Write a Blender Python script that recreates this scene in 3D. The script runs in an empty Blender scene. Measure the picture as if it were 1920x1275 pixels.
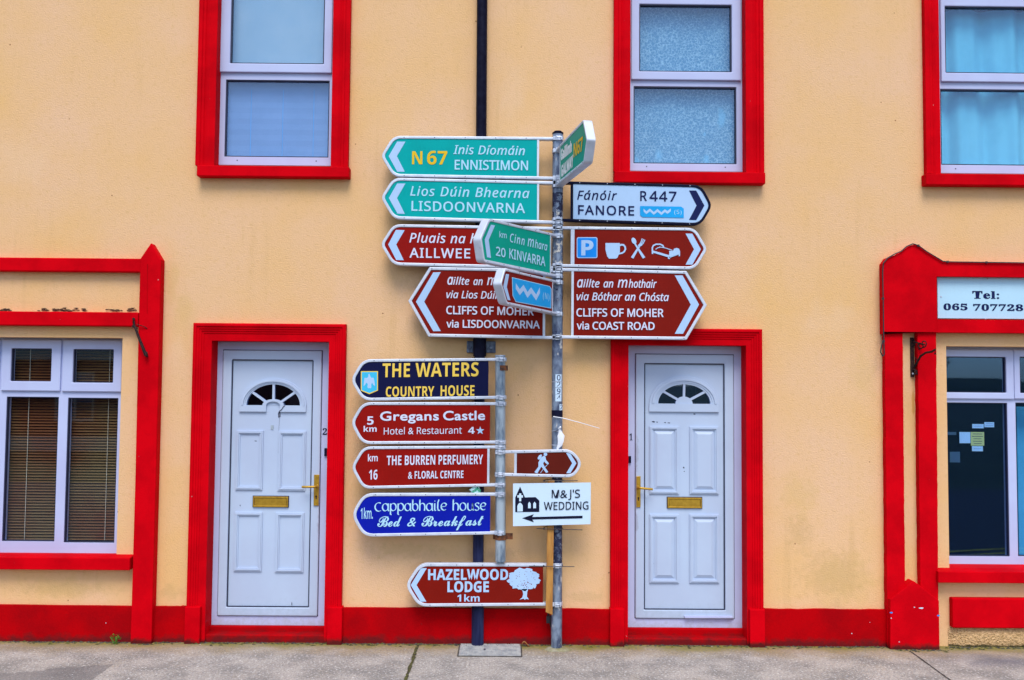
import bpy, bmesh, math, random
from mathutils import Vector, Matrix
from mathutils.geometry import tessellate_polygon
random.seed(7)
SC = bpy.context.scene
COL = SC.collection

# ------------------------------------------------------------------ camera
FPX, DIST = 1800.0, 7.0
PITCH, ROLL, YAW = math.radians(2.906), math.radians(0.4677), math.radians(-0.403)
def _cam_rows():
    base = Matrix(((1, 0, 0), (0, 0, -1), (0, 1, 0)))
    c, s = math.cos(YAW), math.sin(YAW); Y = Matrix(((c, 0, s), (0, 1, 0), (-s, 0, c)))
    c, s = math.cos(PITCH), math.sin(PITCH); P_ = Matrix(((1, 0, 0), (0, c, s), (0, -s, c)))
    c, s = math.cos(ROLL), math.sin(ROLL); Q = Matrix(((c, -s, 0), (s, c, 0), (0, 0, 1)))
    return Q @ P_ @ Y @ base
CM = _cam_rows()
CMT = CM.transposed()
def ray(px, py):
    return CMT @ Vector((px - 960.0, py - 637.5, FPX))
_r = ray(1000, 1209)
CAM = Vector((0, -DIST, -_r.z / _r.y * (DIST - 0.035)))
cd = bpy.data.cameras.new('camera'); cd.sensor_width = 36; cd.lens = FPX / 1920 * 36
cd.clip_start = 0.05; cd.clip_end = 3000
cam = bpy.data.objects.new('camera', cd); COL.objects.link(cam)
mw = Matrix(((CM[0][0], -CM[1][0], -CM[2][0]), (CM[0][1], -CM[1][1], -CM[2][1]), (CM[0][2], -CM[1][2], -CM[2][2]))).to_4x4()
mw.translation = CAM; cam.matrix_world = mw
SC.camera = cam

# ------------------------------------------------------------------ sky, sun, exposure
SUN_EL, SUN_AZ = math.radians(56), math.radians(3)      # azimuth measured from straight in front of the wall
w = bpy.data.worlds.new('World'); SC.world = w; w.use_nodes = True
nt = w.node_tree; bg = nt.nodes['Background']
sky = nt.nodes.new('ShaderNodeTexSky'); sky.sky_type = 'NISHITA'; sky.sun_disc = False
sky.sun_elevation = SUN_EL; sky.sun_rotation = math.radians(180) + SUN_AZ
sky.air_density = 1.0; sky.dust_density = 1.2; sky.ozone_density = 1.0
nt.links.new(sky.outputs[0], bg.inputs[0]); bg.inputs[1].default_value = 0.125
sl = bpy.data.lights.new('sun', 'SUN'); sl.energy = 1.4; sl.angle = math.radians(29); sl.color = (1, 0.94, 0.86)
so = bpy.data.objects.new('sun', sl); COL.objects.link(so)
sd = Vector((math.sin(SUN_AZ) * math.cos(SUN_EL), -math.cos(SUN_AZ) * math.cos(SUN_EL), math.sin(SUN_EL)))
so.rotation_euler = sd.to_track_quat('Z', 'Y').to_euler(); so.location = sd * 30
SC.view_settings.view_transform = 'Standard'; SC.view_settings.look = 'None'
SC.view_settings.exposure = 0.94; SC.view_settings.gamma = 1

# ------------------------------------------------------------------ pixel -> place
def P(px, py, Y=0.0):
    r = ray(px, py); t = (Y - CAM.y) / r.y
    return CAM + r * t
def G(px, py, z=0.0):
    r = ray(px, py); t = (z - CAM.z) / r.z
    return CAM + r * t
def RC(x0, y0, x1, y1, Y):
    mx, my = (x0 + x1) / 2, (y0 + y1) / 2
    mx = min(max(mx, 0), 1920); my = min(max(my, 0), 1275)
    return P(x0, my, Y).x, P(x1, my, Y).x, P(mx, y1, Y).z, P(mx, y0, Y).z     # xl, xr, zb, zt

# ------------------------------------------------------------------ materials
def mat(name, c1, c2=None, scale=6.0, rough=0.6, metal=0.0, bump=0.0, bscale=60.0, detail=6, lo=.4, hi=.62, c3=None, s3=40.0, lo3=.6, hi3=.7, spec=0.5, stretch=None, rvar=0.0, bdist=0.01):
    m = bpy.data.materials.new(name); m.use_nodes = True
    n, l = m.node_tree.nodes, m.node_tree.links
    b = n['Principled BSDF']; b.inputs['Roughness'].default_value = rough; b.inputs['Metallic'].default_value = metal
    b.inputs['Specular IOR Level'].default_value = spec
    tc = n.new('ShaderNodeTexCoord'); co = tc.outputs['Object']
    if stretch:
        mp = n.new('ShaderNodeMapping'); mp.inputs['Scale'].default_value = stretch
        l.new(co, mp.inputs['Vector']); co = mp.outputs['Vector']
    b.inputs['Base Color'].default_value = (*c1, 1)
    cur = None
    def layer(cur, col, sc, lo, hi, det):
        t = n.new('ShaderNodeTexNoise'); t.inputs['Scale'].default_value = sc; t.inputs['Detail'].default_value = det; t.inputs['Roughness'].default_value = .6
        l.new(co, t.inputs['Vector'])
        r = n.new('ShaderNodeMapRange'); r.inputs['From Min'].default_value = lo; r.inputs['From Max'].default_value = hi
        l.new(t.outputs['Fac'], r.inputs['Value'])
        mx = n.new('ShaderNodeMix'); mx.data_type = 'RGBA'
        if cur is None: mx.inputs['A'].default_value = (*c1, 1)
        else: l.new(cur, mx.inputs['A'])
        mx.inputs['B'].default_value = (*col, 1)
        l.new(r.outputs['Result'], mx.inputs['Factor'])
        return mx.outputs['Result'], r.outputs['Result']
    fac = None
    if c2: cur, fac = layer(cur, c2, scale, lo, hi, detail)
    if c3: cur, _ = layer(cur, c3, s3, lo3, hi3, 4)
    if cur: l.new(cur, b.inputs['Base Color'])
    if fac and rvar:
        r = n.new('ShaderNodeMapRange'); r.inputs['To Min'].default_value = rough; r.inputs['To Max'].default_value = rough + rvar
        l.new(fac, r.inputs['Value']); l.new(r.outputs['Result'], b.inputs['Roughness'])
    if bump:
        t = n.new('ShaderNodeTexNoise'); t.inputs['Scale'].default_value = bscale; t.inputs['Detail'].default_value = 4
        l.new(co, t.inputs['Vector'])
        bp = n.new('ShaderNodeBump'); bp.inputs['Strength'].default_value = bump; bp.inputs['Distance'].default_value = bdist
        l.new(t.outputs['Fac'], bp.inputs['Height']); l.new(bp.outputs['Normal'], b.inputs['Normal'])
    return m
def add_mask_layer(m, build, col):
    """mix a further colour over a material's base colour; build(n,l,coord) returns the mask socket"""
    n, l = m.node_tree.nodes, m.node_tree.links; b = n['Principled BSDF']
    tc = n.new('ShaderNodeTexCoord')
    f = build(n, l, tc.outputs['Object'])
    mx = n.new('ShaderNodeMix'); mx.data_type = 'RGBA'; mx.inputs['B'].default_value = (*col, 1)
    if b.inputs['Base Color'].links: l.new(b.inputs['Base Color'].links[0].from_socket, mx.inputs['A'])
    else: mx.inputs['A'].default_value = b.inputs['Base Color'].default_value
    l.new(f, mx.inputs['Factor']); l.new(mx.outputs['Result'], b.inputs['Base Color'])
def math_n(n, l, op, a, b=None, c=None, clamp=False):
    q = n.new('ShaderNodeMath'); q.operation = op; q.use_clamp = clamp
    for i, v in enumerate((a, b, c)):
        if v is None: continue
        if hasattr(v, 'node'): l.new(v, q.inputs[i])
        else: q.inputs[i].default_value = v
    return q.outputs[0]
def noise_n(n, l, co, sc, det=4, rough=.6):
    t = n.new('ShaderNodeTexNoise'); t.inputs['Scale'].default_value = sc; t.inputs['Detail'].default_value = det; t.inputs['Roughness'].default_value = rough
    l.new(co, t.inputs['Vector']); return t.outputs['Fac']
def blob_mask(spots, nsc=5.0, strength=.8):
    """soft-edged irregular stains: spots are (x, z, rx, rz)"""
    def build(n, l, co):
        sp = n.new('ShaderNodeSeparateXYZ'); l.new(co, sp.inputs[0])
        nz = noise_n(n, l, co, nsc, 5)
        tot = None
        for x, z, rx, rz in spots:
            a = math_n(n, l, 'MULTIPLY', math_n(n, l, 'SUBTRACT', sp.outputs[0], x), 1 / rx)
            c = math_n(n, l, 'MULTIPLY', math_n(n, l, 'SUBTRACT', sp.outputs[2], z), 1 / rz)
            d = math_n(n, l, 'SQRT', math_n(n, l, 'ADD', math_n(n, l, 'MULTIPLY', a, a), math_n(n, l, 'MULTIPLY', c, c)))
            e = math_n(n, l, 'SUBTRACT', 1.0, d)
            e = math_n(n, l, 'ADD', e, math_n(n, l, 'MULTIPLY', math_n(n, l, 'SUBTRACT', nz, .5), 2.6))
            r = math_n(n, l, 'MULTIPLY', e, 1.6, clamp=True)
            tot = r if tot is None else math_n(n, l, 'MAXIMUM', tot, r)
        return math_n(n, l, 'MULTIPLY', tot, strength)
    return build

WALL_A, WALL_B = (0.735, 0.470, 0.282), (0.73, 0.448, 0.192)
M = {}
M['wall'] = mat('peach_render', WALL_A, WALL_B, 1.1, rough=.75, bump=.6, bscale=95, lo=.35, hi=.68, bdist=.005, c3=(0.62, 0.385, 0.165), s3=34, lo3=.54, hi3=.88, spec=.1)
M['roughcast'] = mat('peach_roughcast', (0.74, 0.48, 0.24), (0.55, 0.34, 0.15), 60, rough=.85, bump=1.0, bscale=75, bdist=.03, detail=3)
M['red'] = mat('red_gloss_paint', (0.61, 0.0008, 0.006), (0.48, 0.0006, 0.005), 4.0, rough=.55, bump=.22, bscale=60, bdist=.004, spec=.015)
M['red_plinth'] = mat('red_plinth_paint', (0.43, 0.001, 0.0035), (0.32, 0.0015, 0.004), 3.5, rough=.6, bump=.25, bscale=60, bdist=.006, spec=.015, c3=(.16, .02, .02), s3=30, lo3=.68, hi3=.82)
M['upvc'] = mat('white_plastic', (0.47, 0.53, 0.77), (0.44, 0.48, 0.72), 2.2, rough=.4, spec=.2, c3=(.36, .40, .58), s3=25, lo3=.68, hi3=.95)
M['upvc_door'] = mat('white_door_plastic', (0.445, 0.545, 0.71), (0.42, 0.505, 0.67), 2.0, rough=.42, spec=.2, c3=(.32, .38, .54), s3=38, lo3=.70, hi3=.92)
M['seal'] = mat('dark_rubber_seal', (0.012, 0.016, 0.05), rough=.6)
M['pipe'] = mat('black_pipe_paint', (0.003, 0.003, 0.014), (0.007, 0.008, 0.024), 20, rough=.5, bump=.1, spec=.07)
M['pipe_low'] = mat('weathered_pipe_paint', (0.012, 0.014, 0.05), (0.03, 0.04, 0.11), 14, rough=.5, bump=.2, stretch=(1, 1, .12), spec=.1)
M['brass'] = mat('brass', (0.50, 0.30, 0.03), (0.40, 0.23, 0.02), 30, rough=.38, metal=.55)
M['galv'] = mat('galvanised_steel', (0.22, 0.28, 0.38), (0.055, 0.075, 0.14), 16, rough=.5, metal=.25, bump=.15, lo=.42, hi=.6, c3=(0.55, 0.54, 0.52), s3=26, lo3=.6, hi3=.68, stretch=(1, 1, .45))
M['galv_light'] = mat('galvanised_tube', (0.40, 0.48, 0.55), (0.12, 0.17, 0.24), 13, rough=.45, metal=.3, bump=.1, lo=.45, hi=.64, stretch=(1, 1, .3))
M['clamp'] = mat('clamp_alloy', (0.60, 0.65, 0.76), (0.30, 0.36, 0.48), 40, rough=.4, metal=.35)
M['alu'] = mat('sign_frame_aluminium', (0.60, 0.66, 0.78), (0.52, 0.57, 0.68), 12, rough=.42, metal=.15, c3=(.30, .33, .36), s3=30, lo3=.66, hi3=.8)
M['blackframe'] = mat('sign_frame_black', (0.004, 0.005, 0.022), rough=.45, spec=.07)
def vinyl(nm, c, k=.86, rough=.42):
    m = mat(nm, c, tuple(v * k for v in c), 5, rough=rough, lo=.35, hi=.7, spec=.07)
    def grime(n, l, co):
        mp = n.new('ShaderNodeMapping'); mp.inputs['Scale'].default_value = (26, 26, 7); l.new(co, mp.inputs['Vector'])
        a = math_n(n, l, 'MULTIPLY', math_n(n, l, 'SUBTRACT', noise_n(n, l, mp.outputs[0], 1.0, 6, .65), .55), 3, clamp=True)
        return math_n(n, l, 'MULTIPLY', a, .30)
    g_ = tuple(v * .62 + .012 for v in c)
    add_mask_layer(m, grime, g_)
    return m
M['green'] = vinyl('sign_green', (0.0, 0.37, 0.365))
M['green2'] = vinyl('sign_green_deep', (0.0, 0.34, 0.245))
M['brown'] = vinyl('sign_brown', (0.20, 0.008, 0.004))
M['brown3'] = vinyl('sign_brown_dull', (0.115, 0.012, 0.007))
M['brown2'] = vinyl('sign_brown_bright', (0.27, 0.006, 0.004))
M['navy'] = vinyl('sign_navy', (0.006, 0.008, 0.05))
M['royal'] = vinyl('sign_royal_blue', (0.004, 0.012, 0.36))
M['paleblue'] = vinyl('sign_white', (0.40, 0.58, 0.84), .95)
M['lett_g'] = vinyl('letter_white_on_green', (0.40, 0.68, 0.86), .96)
M['white'] = vinyl('letter_white', (0.62, 0.66, 0.84), .96)
M['plain_white'] = vinyl('letter_plain_white', (0.82, 0.86, 0.88), .98)
M['yellow'] = vinyl('letter_yellow', (0.78, 0.50, 0.02), .95)
M['gold'] = vinyl('letter_gold', (0.82, 0.58, 0.10), .95)
M['ink'] = vinyl('letter_dark_blue', (0.010, 0.016, 0.085))
M['black'] = vinyl('letter_black', (0.008, 0.009, 0.03))
M['sky_blue'] = vinyl('symbol_blue', (0.015, 0.36, 0.80))
M['cyan'] = vinyl('shield_cyan', (0.05, 0.50, 0.78))
M['pblue'] = vinyl('parking_blue', (0.01, 0.25, 0.80))
M['board'] = vinyl('white_board', (0.56, 0.72, 0.88), .97)
M['shopboard'] = vinyl('pale_shop_board', (0.44, 0.68, 0.84), .95)
M['wood'] = mat('sawn_softwood', (0.48, 0.23, 0.045), (0.34, 0.14, 0.025), 9, rough=.7, bump=.3, stretch=(5, 5, .6), c3=(.18, .06, .015), s3=8, lo3=.66, hi3=.78)
M['tie'] = mat('black_cable_tie', (0.015, 0.012, 0.02), rough=.5)
M['iron'] = mat('wrought_iron', (0.010, 0.008, 0.012), (0.05, 0.02, 0.016), 60, rough=.6, bump=.3, spec=.15)
M['rust'] = mat('rusty_steel', (0.22, 0.07, 0.02), (0.05, 0.02, 0.012), 30, rough=.8, bump=.4)
M['plastic_rag'] = mat('white_plastic_scrap', (0.75, 0.78, 0.86), rough=.4)
M['foil'] = mat('green_white_wrapper', (0.55, 0.80, 0.80), (0.03, 0.35, 0.20), 45, rough=.35, lo=.48, hi=.52)
M['leaf_g'] = mat('weed_green', (0.05, 0.20, 0.015), (0.13, 0.26, 0.03), 60, rough=.6)
M['leaf_d'] = mat('dead_leaf', (0.35, 0.13, 0.03), (0.15, 0.05, 0.02), 60, rough=.8)
M['moss'] = mat('moss_and_dirt', (0.10, 0.10, 0.02), (0.025, 0.02, 0.015), 30, rough=.95, bump=.6, bscale=200)
M['dirt'] = mat('dark_grit', (0.03, 0.025, 0.028), (0.10, 0.09, 0.07), 50, rough=.95, bump=.6, bscale=200)
M['cover'] = mat('steel_cover', (0.44, 0.45, 0.44), (0.27, 0.29, 0.31), 18, rough=.7, metal=.1, bump=.3, bscale=120, c3=(.30, .22, .12), s3=8, lo3=.62, hi3=.8)
M['collar'] = mat('concrete_collar', (0.33, 0.31, 0.22), (0.22, 0.21, 0.09), 14, rough=.95, bump=.6, bscale=90)
M['roman'] = mat('pale_roller_blind', (0.30, 0.46, 0.54), (0.25, 0.42, 0.52), 2.5, rough=.9)
M['roman2'] = mat('pleated_paper_blind', (0.155, 0.29, 0.52), (0.13, 0.26, 0.48), 3, rough=.9)
M['drape'] = mat('cyan_drape', (0.13, 0.54, 0.69), (0.10, 0.47, 0.62), 3, rough=.9)
M['slat'] = mat('tan_blind_slat', (0.19, 0.12, 0.045), (0.17, 0.055, 0.016), 1.6, rough=.5)  # red-brown mottling puts the warm window reflections into the slat colour
M['dark'] = mat('dark_room', (0.003, 0.008, 0.045), rough=.9, spec=0)
M['paper'] = mat('notice_paper', (0.60, 0.75, 0.85), rough=.8)
M['paper_y'] = mat('yellow_notice_paper', (0.75, 0.68, 0.22), rough=.8)
M['paper_f'] = mat('faded_notice_paper', (0.07, 0.12, 0.17), rough=.8)
M['asphalt'] = mat('asphalt', (0.045, 0.046, 0.05), (0.065, 0.065, 0.066), 30, rough=.9, bump=.5, bscale=150)
M['grass'] = mat('far_grass', (0.03, 0.05, 0.02), (0.05, 0.07, 0.025), .2, rough=.95)
M['roadyellow'] = mat('road_line_yellow', (0.65, 0.45, 0.03), (0.45, 0.32, 0.03), 12, rough=.8)
M['brick'] = mat('red_brick', (0.20, 0.05, 0.025), (0.13, 0.035, 0.02), 5, rough=.9)
M['slate'] = mat('roof_slate', (0.05, 0.05, 0.06), (0.08, 0.08, 0.09), 4, rough=.8)
M['cream'] = mat('cream_render', (0.55, 0.50, 0.38), rough=.85)
M['bark'] = mat('bare_bark', (0.05, 0.035, 0.03), (0.08, 0.06, 0.05), 12, rough=.95)
M['peel'] = mat('peeled_paint_flake', (0.02, 0.010, 0.010), (0.12, 0.05, 0.02), 60, rough=.95)

# net curtain with a small woven figure
def net_mat():
    m = mat('patterned_net', (0.06, 0.30, 0.52), rough=.9)
    n, l = m.node_tree.nodes, m.node_tree.links; b = n['Principled BSDF']
    tc = n.new('ShaderNodeTexCoord')
    ds = n.new('ShaderNodeTexNoise'); ds.inputs['Scale'].default_value = 55; l.new(tc.outputs['Object'], ds.inputs['Vector'])
    va = n.new('ShaderNodeVectorMath'); va.operation = 'MULTIPLY_ADD'; va.inputs[1].default_value = (.02,) * 3
    l.new(ds.outputs['Color'], va.inputs[0]); l.new(tc.outputs['Object'], va.inputs[2])
    v = n.new('ShaderNodeTexVoronoi'); v.feature = 'DISTANCE_TO_EDGE'; v.inputs['Scale'].default_value = 46; l.new(va.outputs[0], v.inputs['Vector'])
    a = math_n(n, l, 'LESS_THAN', v.outputs['Distance'], .13)
    nz = noise_n(n, l, tc.outputs['Object'], 70, 2)
    a = math_n(n, l, 'MULTIPLY', a, math_n(n, l, 'MULTIPLY', math_n(n, l, 'SUBTRACT', nz, .34), 3.2, clamp=True))
    mx = n.new('ShaderNodeMix'); mx.data_type = 'RGBA'; mx.inputs['A'].default_value = (0.06, 0.235, 0.38, 1); mx.inputs['B'].default_value = (0.38, 0.62, 0.70, 1)
    l.new(math_n(n, l, 'MULTIPLY', a, .75), mx.inputs['Factor']); l.new(mx.outputs['Result'], b.inputs['Base Color'])
    return m
M['net'] = net_mat()

# stains on the render that have a shape of their own
def wp(px, py): q = P(px, py); return q.x, q.z
def spot(px, py, rx, ry): x, z = wp(px, py); return (x, z, rx / 257, ry / 257)
add_mask_layer(M['wall'], blob_mask([spot(345, 590, 26, 48), spot(322, 530, 14, 55), spot(1172, 1100, 14, 45), spot(1500, 930, 40, 40), spot(1590, 1090, 70, 60), spot(130, 1100, 90, 30), spot(1620, 700, 30, 50), spot(1708, 790, 12, 70)], 7, .32), (0.60, 0.40, 0.14))
add_mask_layer(M['wall'], blob_mask([spot(330, 660, 18, 36), spot(690, 640, 30, 30), spot(960, 180, 30, 60), spot(1560, 600, 60, 40), spot(40, 300, 60, 60)], 6, .28), (0.76, 0.52, 0.33))
add_mask_layer(M['wall'], blob_mask([spot(1712, 745, 3.2, 42)], 9, .6), (0.50, 0.24, 0.03))
def streaks(n, l, co):
    mp = n.new('ShaderNodeMapping'); mp.inputs['Scale'].default_value = (9, 1, .55); l.new(co, mp.inputs['Vector'])
    a = math_n(n, l, 'MULTIPLY', math_n(n, l, 'SUBTRACT', noise_n(n, l, mp.outputs[0], 1.0, 5, .6), .57), 5, clamp=True)
    b_ = math_n(n, l, 'MULTIPLY', math_n(n, l, 'SUBTRACT', noise_n(n, l, co, .9, 3), .46), 5, clamp=True)
    return math_n(n, l, 'MULTIPLY', math_n(n, l, 'MULTIPLY', a, b_), .6)
add_mask_layer(M['wall'], streaks, (0.56, 0.35, 0.15))
add_mask_layer(M['wall'], blob_mask([spot(1560, 1080, 75, 55), spot(1500, 1000, 30, 40), spot(120, 1105, 100, 18), spot(320, 1110, 24, 20), spot(760, 1030, 80, 16), spot(1100, 1120, 40, 14)], 16, .27), (0.44, 0.29, 0.11))
def specks(sc, th):
    def build(n, l, co):
        v = n.new('ShaderNodeTexVoronoi'); v.inputs['Scale'].default_value = sc; l.new(co, v.inputs['Vector'])
        a = math_n(n, l, 'LESS_THAN', v.outputs['Distance'], th)
        sep = n.new('ShaderNodeSeparateColor'); l.new(v.outputs['Color'], sep.inputs[0])
        return math_n(n, l, 'MULTIPLY', a, math_n(n, l, 'GREATER_THAN', sep.outputs[0], .86))
    return build
add_mask_layer(M['wall'], specks(9, .05), (0.30, 0.14, 0.06))
add_mask_layer(M['net'], blob_mask([spot(1240, 282, 11, 15), spot(1334, 287, 7, 11), spot(1362, 212, 9, 20), spot(1200, 292, 6, 10), spot(1330, 240, 4, 6)], 12, .6), (0.16, 0.50, 0.70))
# splash dirt low on the plinth
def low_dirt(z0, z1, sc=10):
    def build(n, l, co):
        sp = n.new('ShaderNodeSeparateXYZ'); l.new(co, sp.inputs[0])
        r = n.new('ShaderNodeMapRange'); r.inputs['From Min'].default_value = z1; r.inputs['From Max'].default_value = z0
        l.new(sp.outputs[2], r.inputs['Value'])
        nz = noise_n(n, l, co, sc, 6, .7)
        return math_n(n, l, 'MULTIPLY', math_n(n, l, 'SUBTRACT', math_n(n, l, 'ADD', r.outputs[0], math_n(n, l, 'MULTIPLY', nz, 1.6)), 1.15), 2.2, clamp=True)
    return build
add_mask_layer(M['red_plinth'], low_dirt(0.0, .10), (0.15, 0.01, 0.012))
add_mask_layer(M['upvc_door'], low_dirt(0.04, .38, 26), (0.385, 0.475, 0.61))
add_mask_layer(M['upvc'], low_dirt(0.05, .20, 30), (0.39, 0.42, 0.55))
add_mask_layer(M['upvc_door'], blob_mask([spot(1198, 850, 4, 36), spot(1196, 985, 5, 20), spot(594, 985, 5, 30)], 30, .5), (0.27, 0.29, 0.38))
add_mask_layer(M['red'], low_dirt(0.0, .07), (0.10, 0.012, 0.012))
add_mask_layer(M['roughcast'], low_dirt(0.0, .035), (0.08, 0.065, 0.02))
def chips(sc, lo, hi):
    def build(n, l, co):
        return math_n(n, l, 'MULTIPLY', math_n(n, l, 'GREATER_THAN', noise_n(n, l, co, sc, 3, .5), lo), hi)
    return build
add_mask_layer(M['red'], chips(38, .775, .8), (0.55, 0.25, 0.25))

def pole_grime(z0, z1, sc, th):
    def build(n, l, co):
        sp = n.new('ShaderNodeSeparateXYZ'); l.new(co, sp.inputs[0])
        a = math_n(n, l, 'MULTIPLY', math_n(n, l, 'GREATER_THAN', sp.outputs[2], z0), math_n(n, l, 'LESS_THAN', sp.outputs[2], z1))
        return math_n(n, l, 'MULTIPLY', math_n(n, l, 'GREATER_THAN', noise_n(n, l, co, sc, 5, .7), th), a)
    return build
_pz = lambda py: P(1045, py, -.125).z
add_mask_layer(M['galv'], pole_grime(_pz(420), _pz(362), 26, .50), (0.008, 0.010, 0.045))
add_mask_layer(M['galv'], pole_grime(_pz(520), _pz(395), 24, .53), (0.55, 0.52, 0.47))
add_mask_layer(M['galv'], pole_grime(_pz(640), _pz(395), 34, .60), (0.010, 0.012, 0.05))
add_mask_layer(M['galv'], pole_grime(_pz(1060), _pz(890), 30, .47), (0.012, 0.018, 0.06))
add_mask_layer(M['galv'], pole_grime(-1, 9, 44, .70), (0.60, 0.62, 0.66))
def glass_mat(nm, tint=(1, 1, 1), f0=.05, gt=(.62, .78, 1)):
    m = bpy.data.materials.new(nm); m.use_nodes = True; n, l = m.node_tree.nodes, m.node_tree.links
    n.clear(); out = n.new('ShaderNodeOutputMaterial')
    t = n.new('ShaderNodeBsdfTransparent'); t.inputs[0].default_value = (*tint, 1)
    g = n.new('ShaderNodeBsdfGlossy'); g.inputs['Roughness'].default_value = 0.015; g.inputs['Color'].default_value = (*gt, 1)
    lw = n.new('ShaderNodeLayerWeight'); lw.inputs[0].default_value = .5
    f = math_n(n, l, 'ADD', math_n(n, l, 'MULTIPLY', math_n(n, l, 'POWER', lw.outputs['Facing'], 5.0), .9), f0)
    mx = n.new('ShaderNodeMixShader'); l.new(f, mx.inputs[0]); l.new(t.outputs[0], mx.inputs[1]); l.new(g.outputs[0], mx.inputs[2])
    l.new(mx.outputs[0], out.inputs[0]); return m
M['glass'] = glass_mat('window_glass', (.95, .97, 1), .07)
M['shop_glass'] = glass_mat('shop_window_glass', (.8, .9, 1), .085, (.25, .5, 1))
M['glass_dark'] = glass_mat('tinted_glass', (.55, .6, .7), .16, (.35, .55, 1))

def pave_mat():
    m = mat('footpath_concrete', (0.44, 0.40, 0.355), (0.27, 0.25, 0.225), 3.5, rough=.9, bump=.9, bscale=120, bdist=.008, c3=(.66, .65, .62), s3=58, lo3=.55, hi3=.66, spec=.1)
    def wallband(n, l, co):
        sp = n.new('ShaderNodeSeparateXYZ'); l.new(co, sp.inputs[0])
        r = n.new('ShaderNodeMapRange'); r.inputs['From Min'].default_value = -.42; r.inputs['From Max'].default_value = -.05
        l.new(sp.outputs[1], r.inputs['Value'])
        nz = noise_n(n, l, co, 4.5, 7, .7)
        return math_n(n, l, 'MULTIPLY', math_n(n, l, 'SUBTRACT', math_n(n, l, 'ADD', r.outputs[0], math_n(n, l, 'MULTIPLY', nz, 1.5)), .86), 1.1, clamp=True)
    add_mask_layer(m, wallband, (0.34, 0.25, 0.12))
    def greens(n, l, co):
        sp = n.new('ShaderNodeSeparateXYZ'); l.new(co, sp.inputs[0])
        r = n.new('ShaderNodeMapRange'); r.inputs['From Min'].default_value = -.3; r.inputs['From Max'].default_value = -.06
        l.new(sp.outputs[1], r.inputs['Value'])
        nz = noise_n(n, l, co, 2.3, 6, .75)
        return math_n(n, l, 'MULTIPLY', math_n(n, l, 'SUBTRACT', math_n(n, l, 'ADD', r.outputs[0], math_n(n, l, 'MULTIPLY', nz, 2)), 1.5), 1.6, clamp=True)
    add_mask_layer(m, greens, (0.22, 0.20, 0.04))
    def grain(n, l, co):
        return math_n(n, l, 'MULTIPLY', math_n(n, l, 'GREATER_THAN', noise_n(n, l, co, 62, 5, .75), .555), .6)
    add_mask_layer(m, grain, (0.14, 0.14, 0.17))
    def damp(n, l, co):
        sp = n.new('ShaderNodeSeparateXYZ'); l.new(co, sp.inputs[0])
        q = G(1860, 1238)
        a = math_n(n, l, 'MULTIPLY', math_n(n, l, 'SUBTRACT', sp.outputs[0], q.x), 2.3)
        c = math_n(n, l, 'MULTIPLY', math_n(n, l, 'SUBTRACT', sp.outputs[1], q.y), 4.5)
        d = math_n(n, l, 'SQRT', math_n(n, l, 'ADD', math_n(n, l, 'MULTIPLY', a, a), math_n(n, l, 'MULTIPLY', c, c)))
        e = math_n(n, l, 'ADD', math_n(n, l, 'SUBTRACT', .9, d), math_n(n, l, 'MULTIPLY', math_n(n, l, 'SUBTRACT', noise_n(n, l, co, 5, 5), .5), 2.0))
        return math_n(n, l, 'MULTIPLY', e, .8, clamp=True)
    add_mask_layer(m, damp, (0.13, 0.13, 0.16))
    def patch(n, l, co):
        sp = n.new('ShaderNodeSeparateXYZ'); l.new(co, sp.inputs[0])
        q0, q1 = G(0, 1262), G(230, 1243); k_ = (q1.y - q0.y) / (q1.x - q0.x)
        e = math_n(n, l, 'SUBTRACT', math_n(n, l, 'ADD', math_n(n, l, 'MULTIPLY', math_n(n, l, 'SUBTRACT', sp.outputs[0], q0.x), k_), q0.y), sp.outputs[1])
        e = math_n(n, l, 'ADD', e, math_n(n, l, 'MULTIPLY', math_n(n, l, 'SUBTRACT', noise_n(n, l, co, 7, 5), .5), .16))
        r = math_n(n, l, 'LESS_THAN', sp.outputs[0], G(190, 1262).x)
        return math_n(n, l, 'MULTIPLY', math_n(n, l, 'MULTIPLY', e, 40.0, clamp=True), math_n(n, l, 'MULTIPLY', r, .6))
    add_mask_layer(m, patch, (0.15, 0.14, 0.14))
    def specks_w(n, l, co):
        return specks(14, .06)(n, l, co)
    add_mask_layer(m, specks_w, (0.75, 0.75, 0.75))
    return m
M['pave'] = pave_mat()

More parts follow.
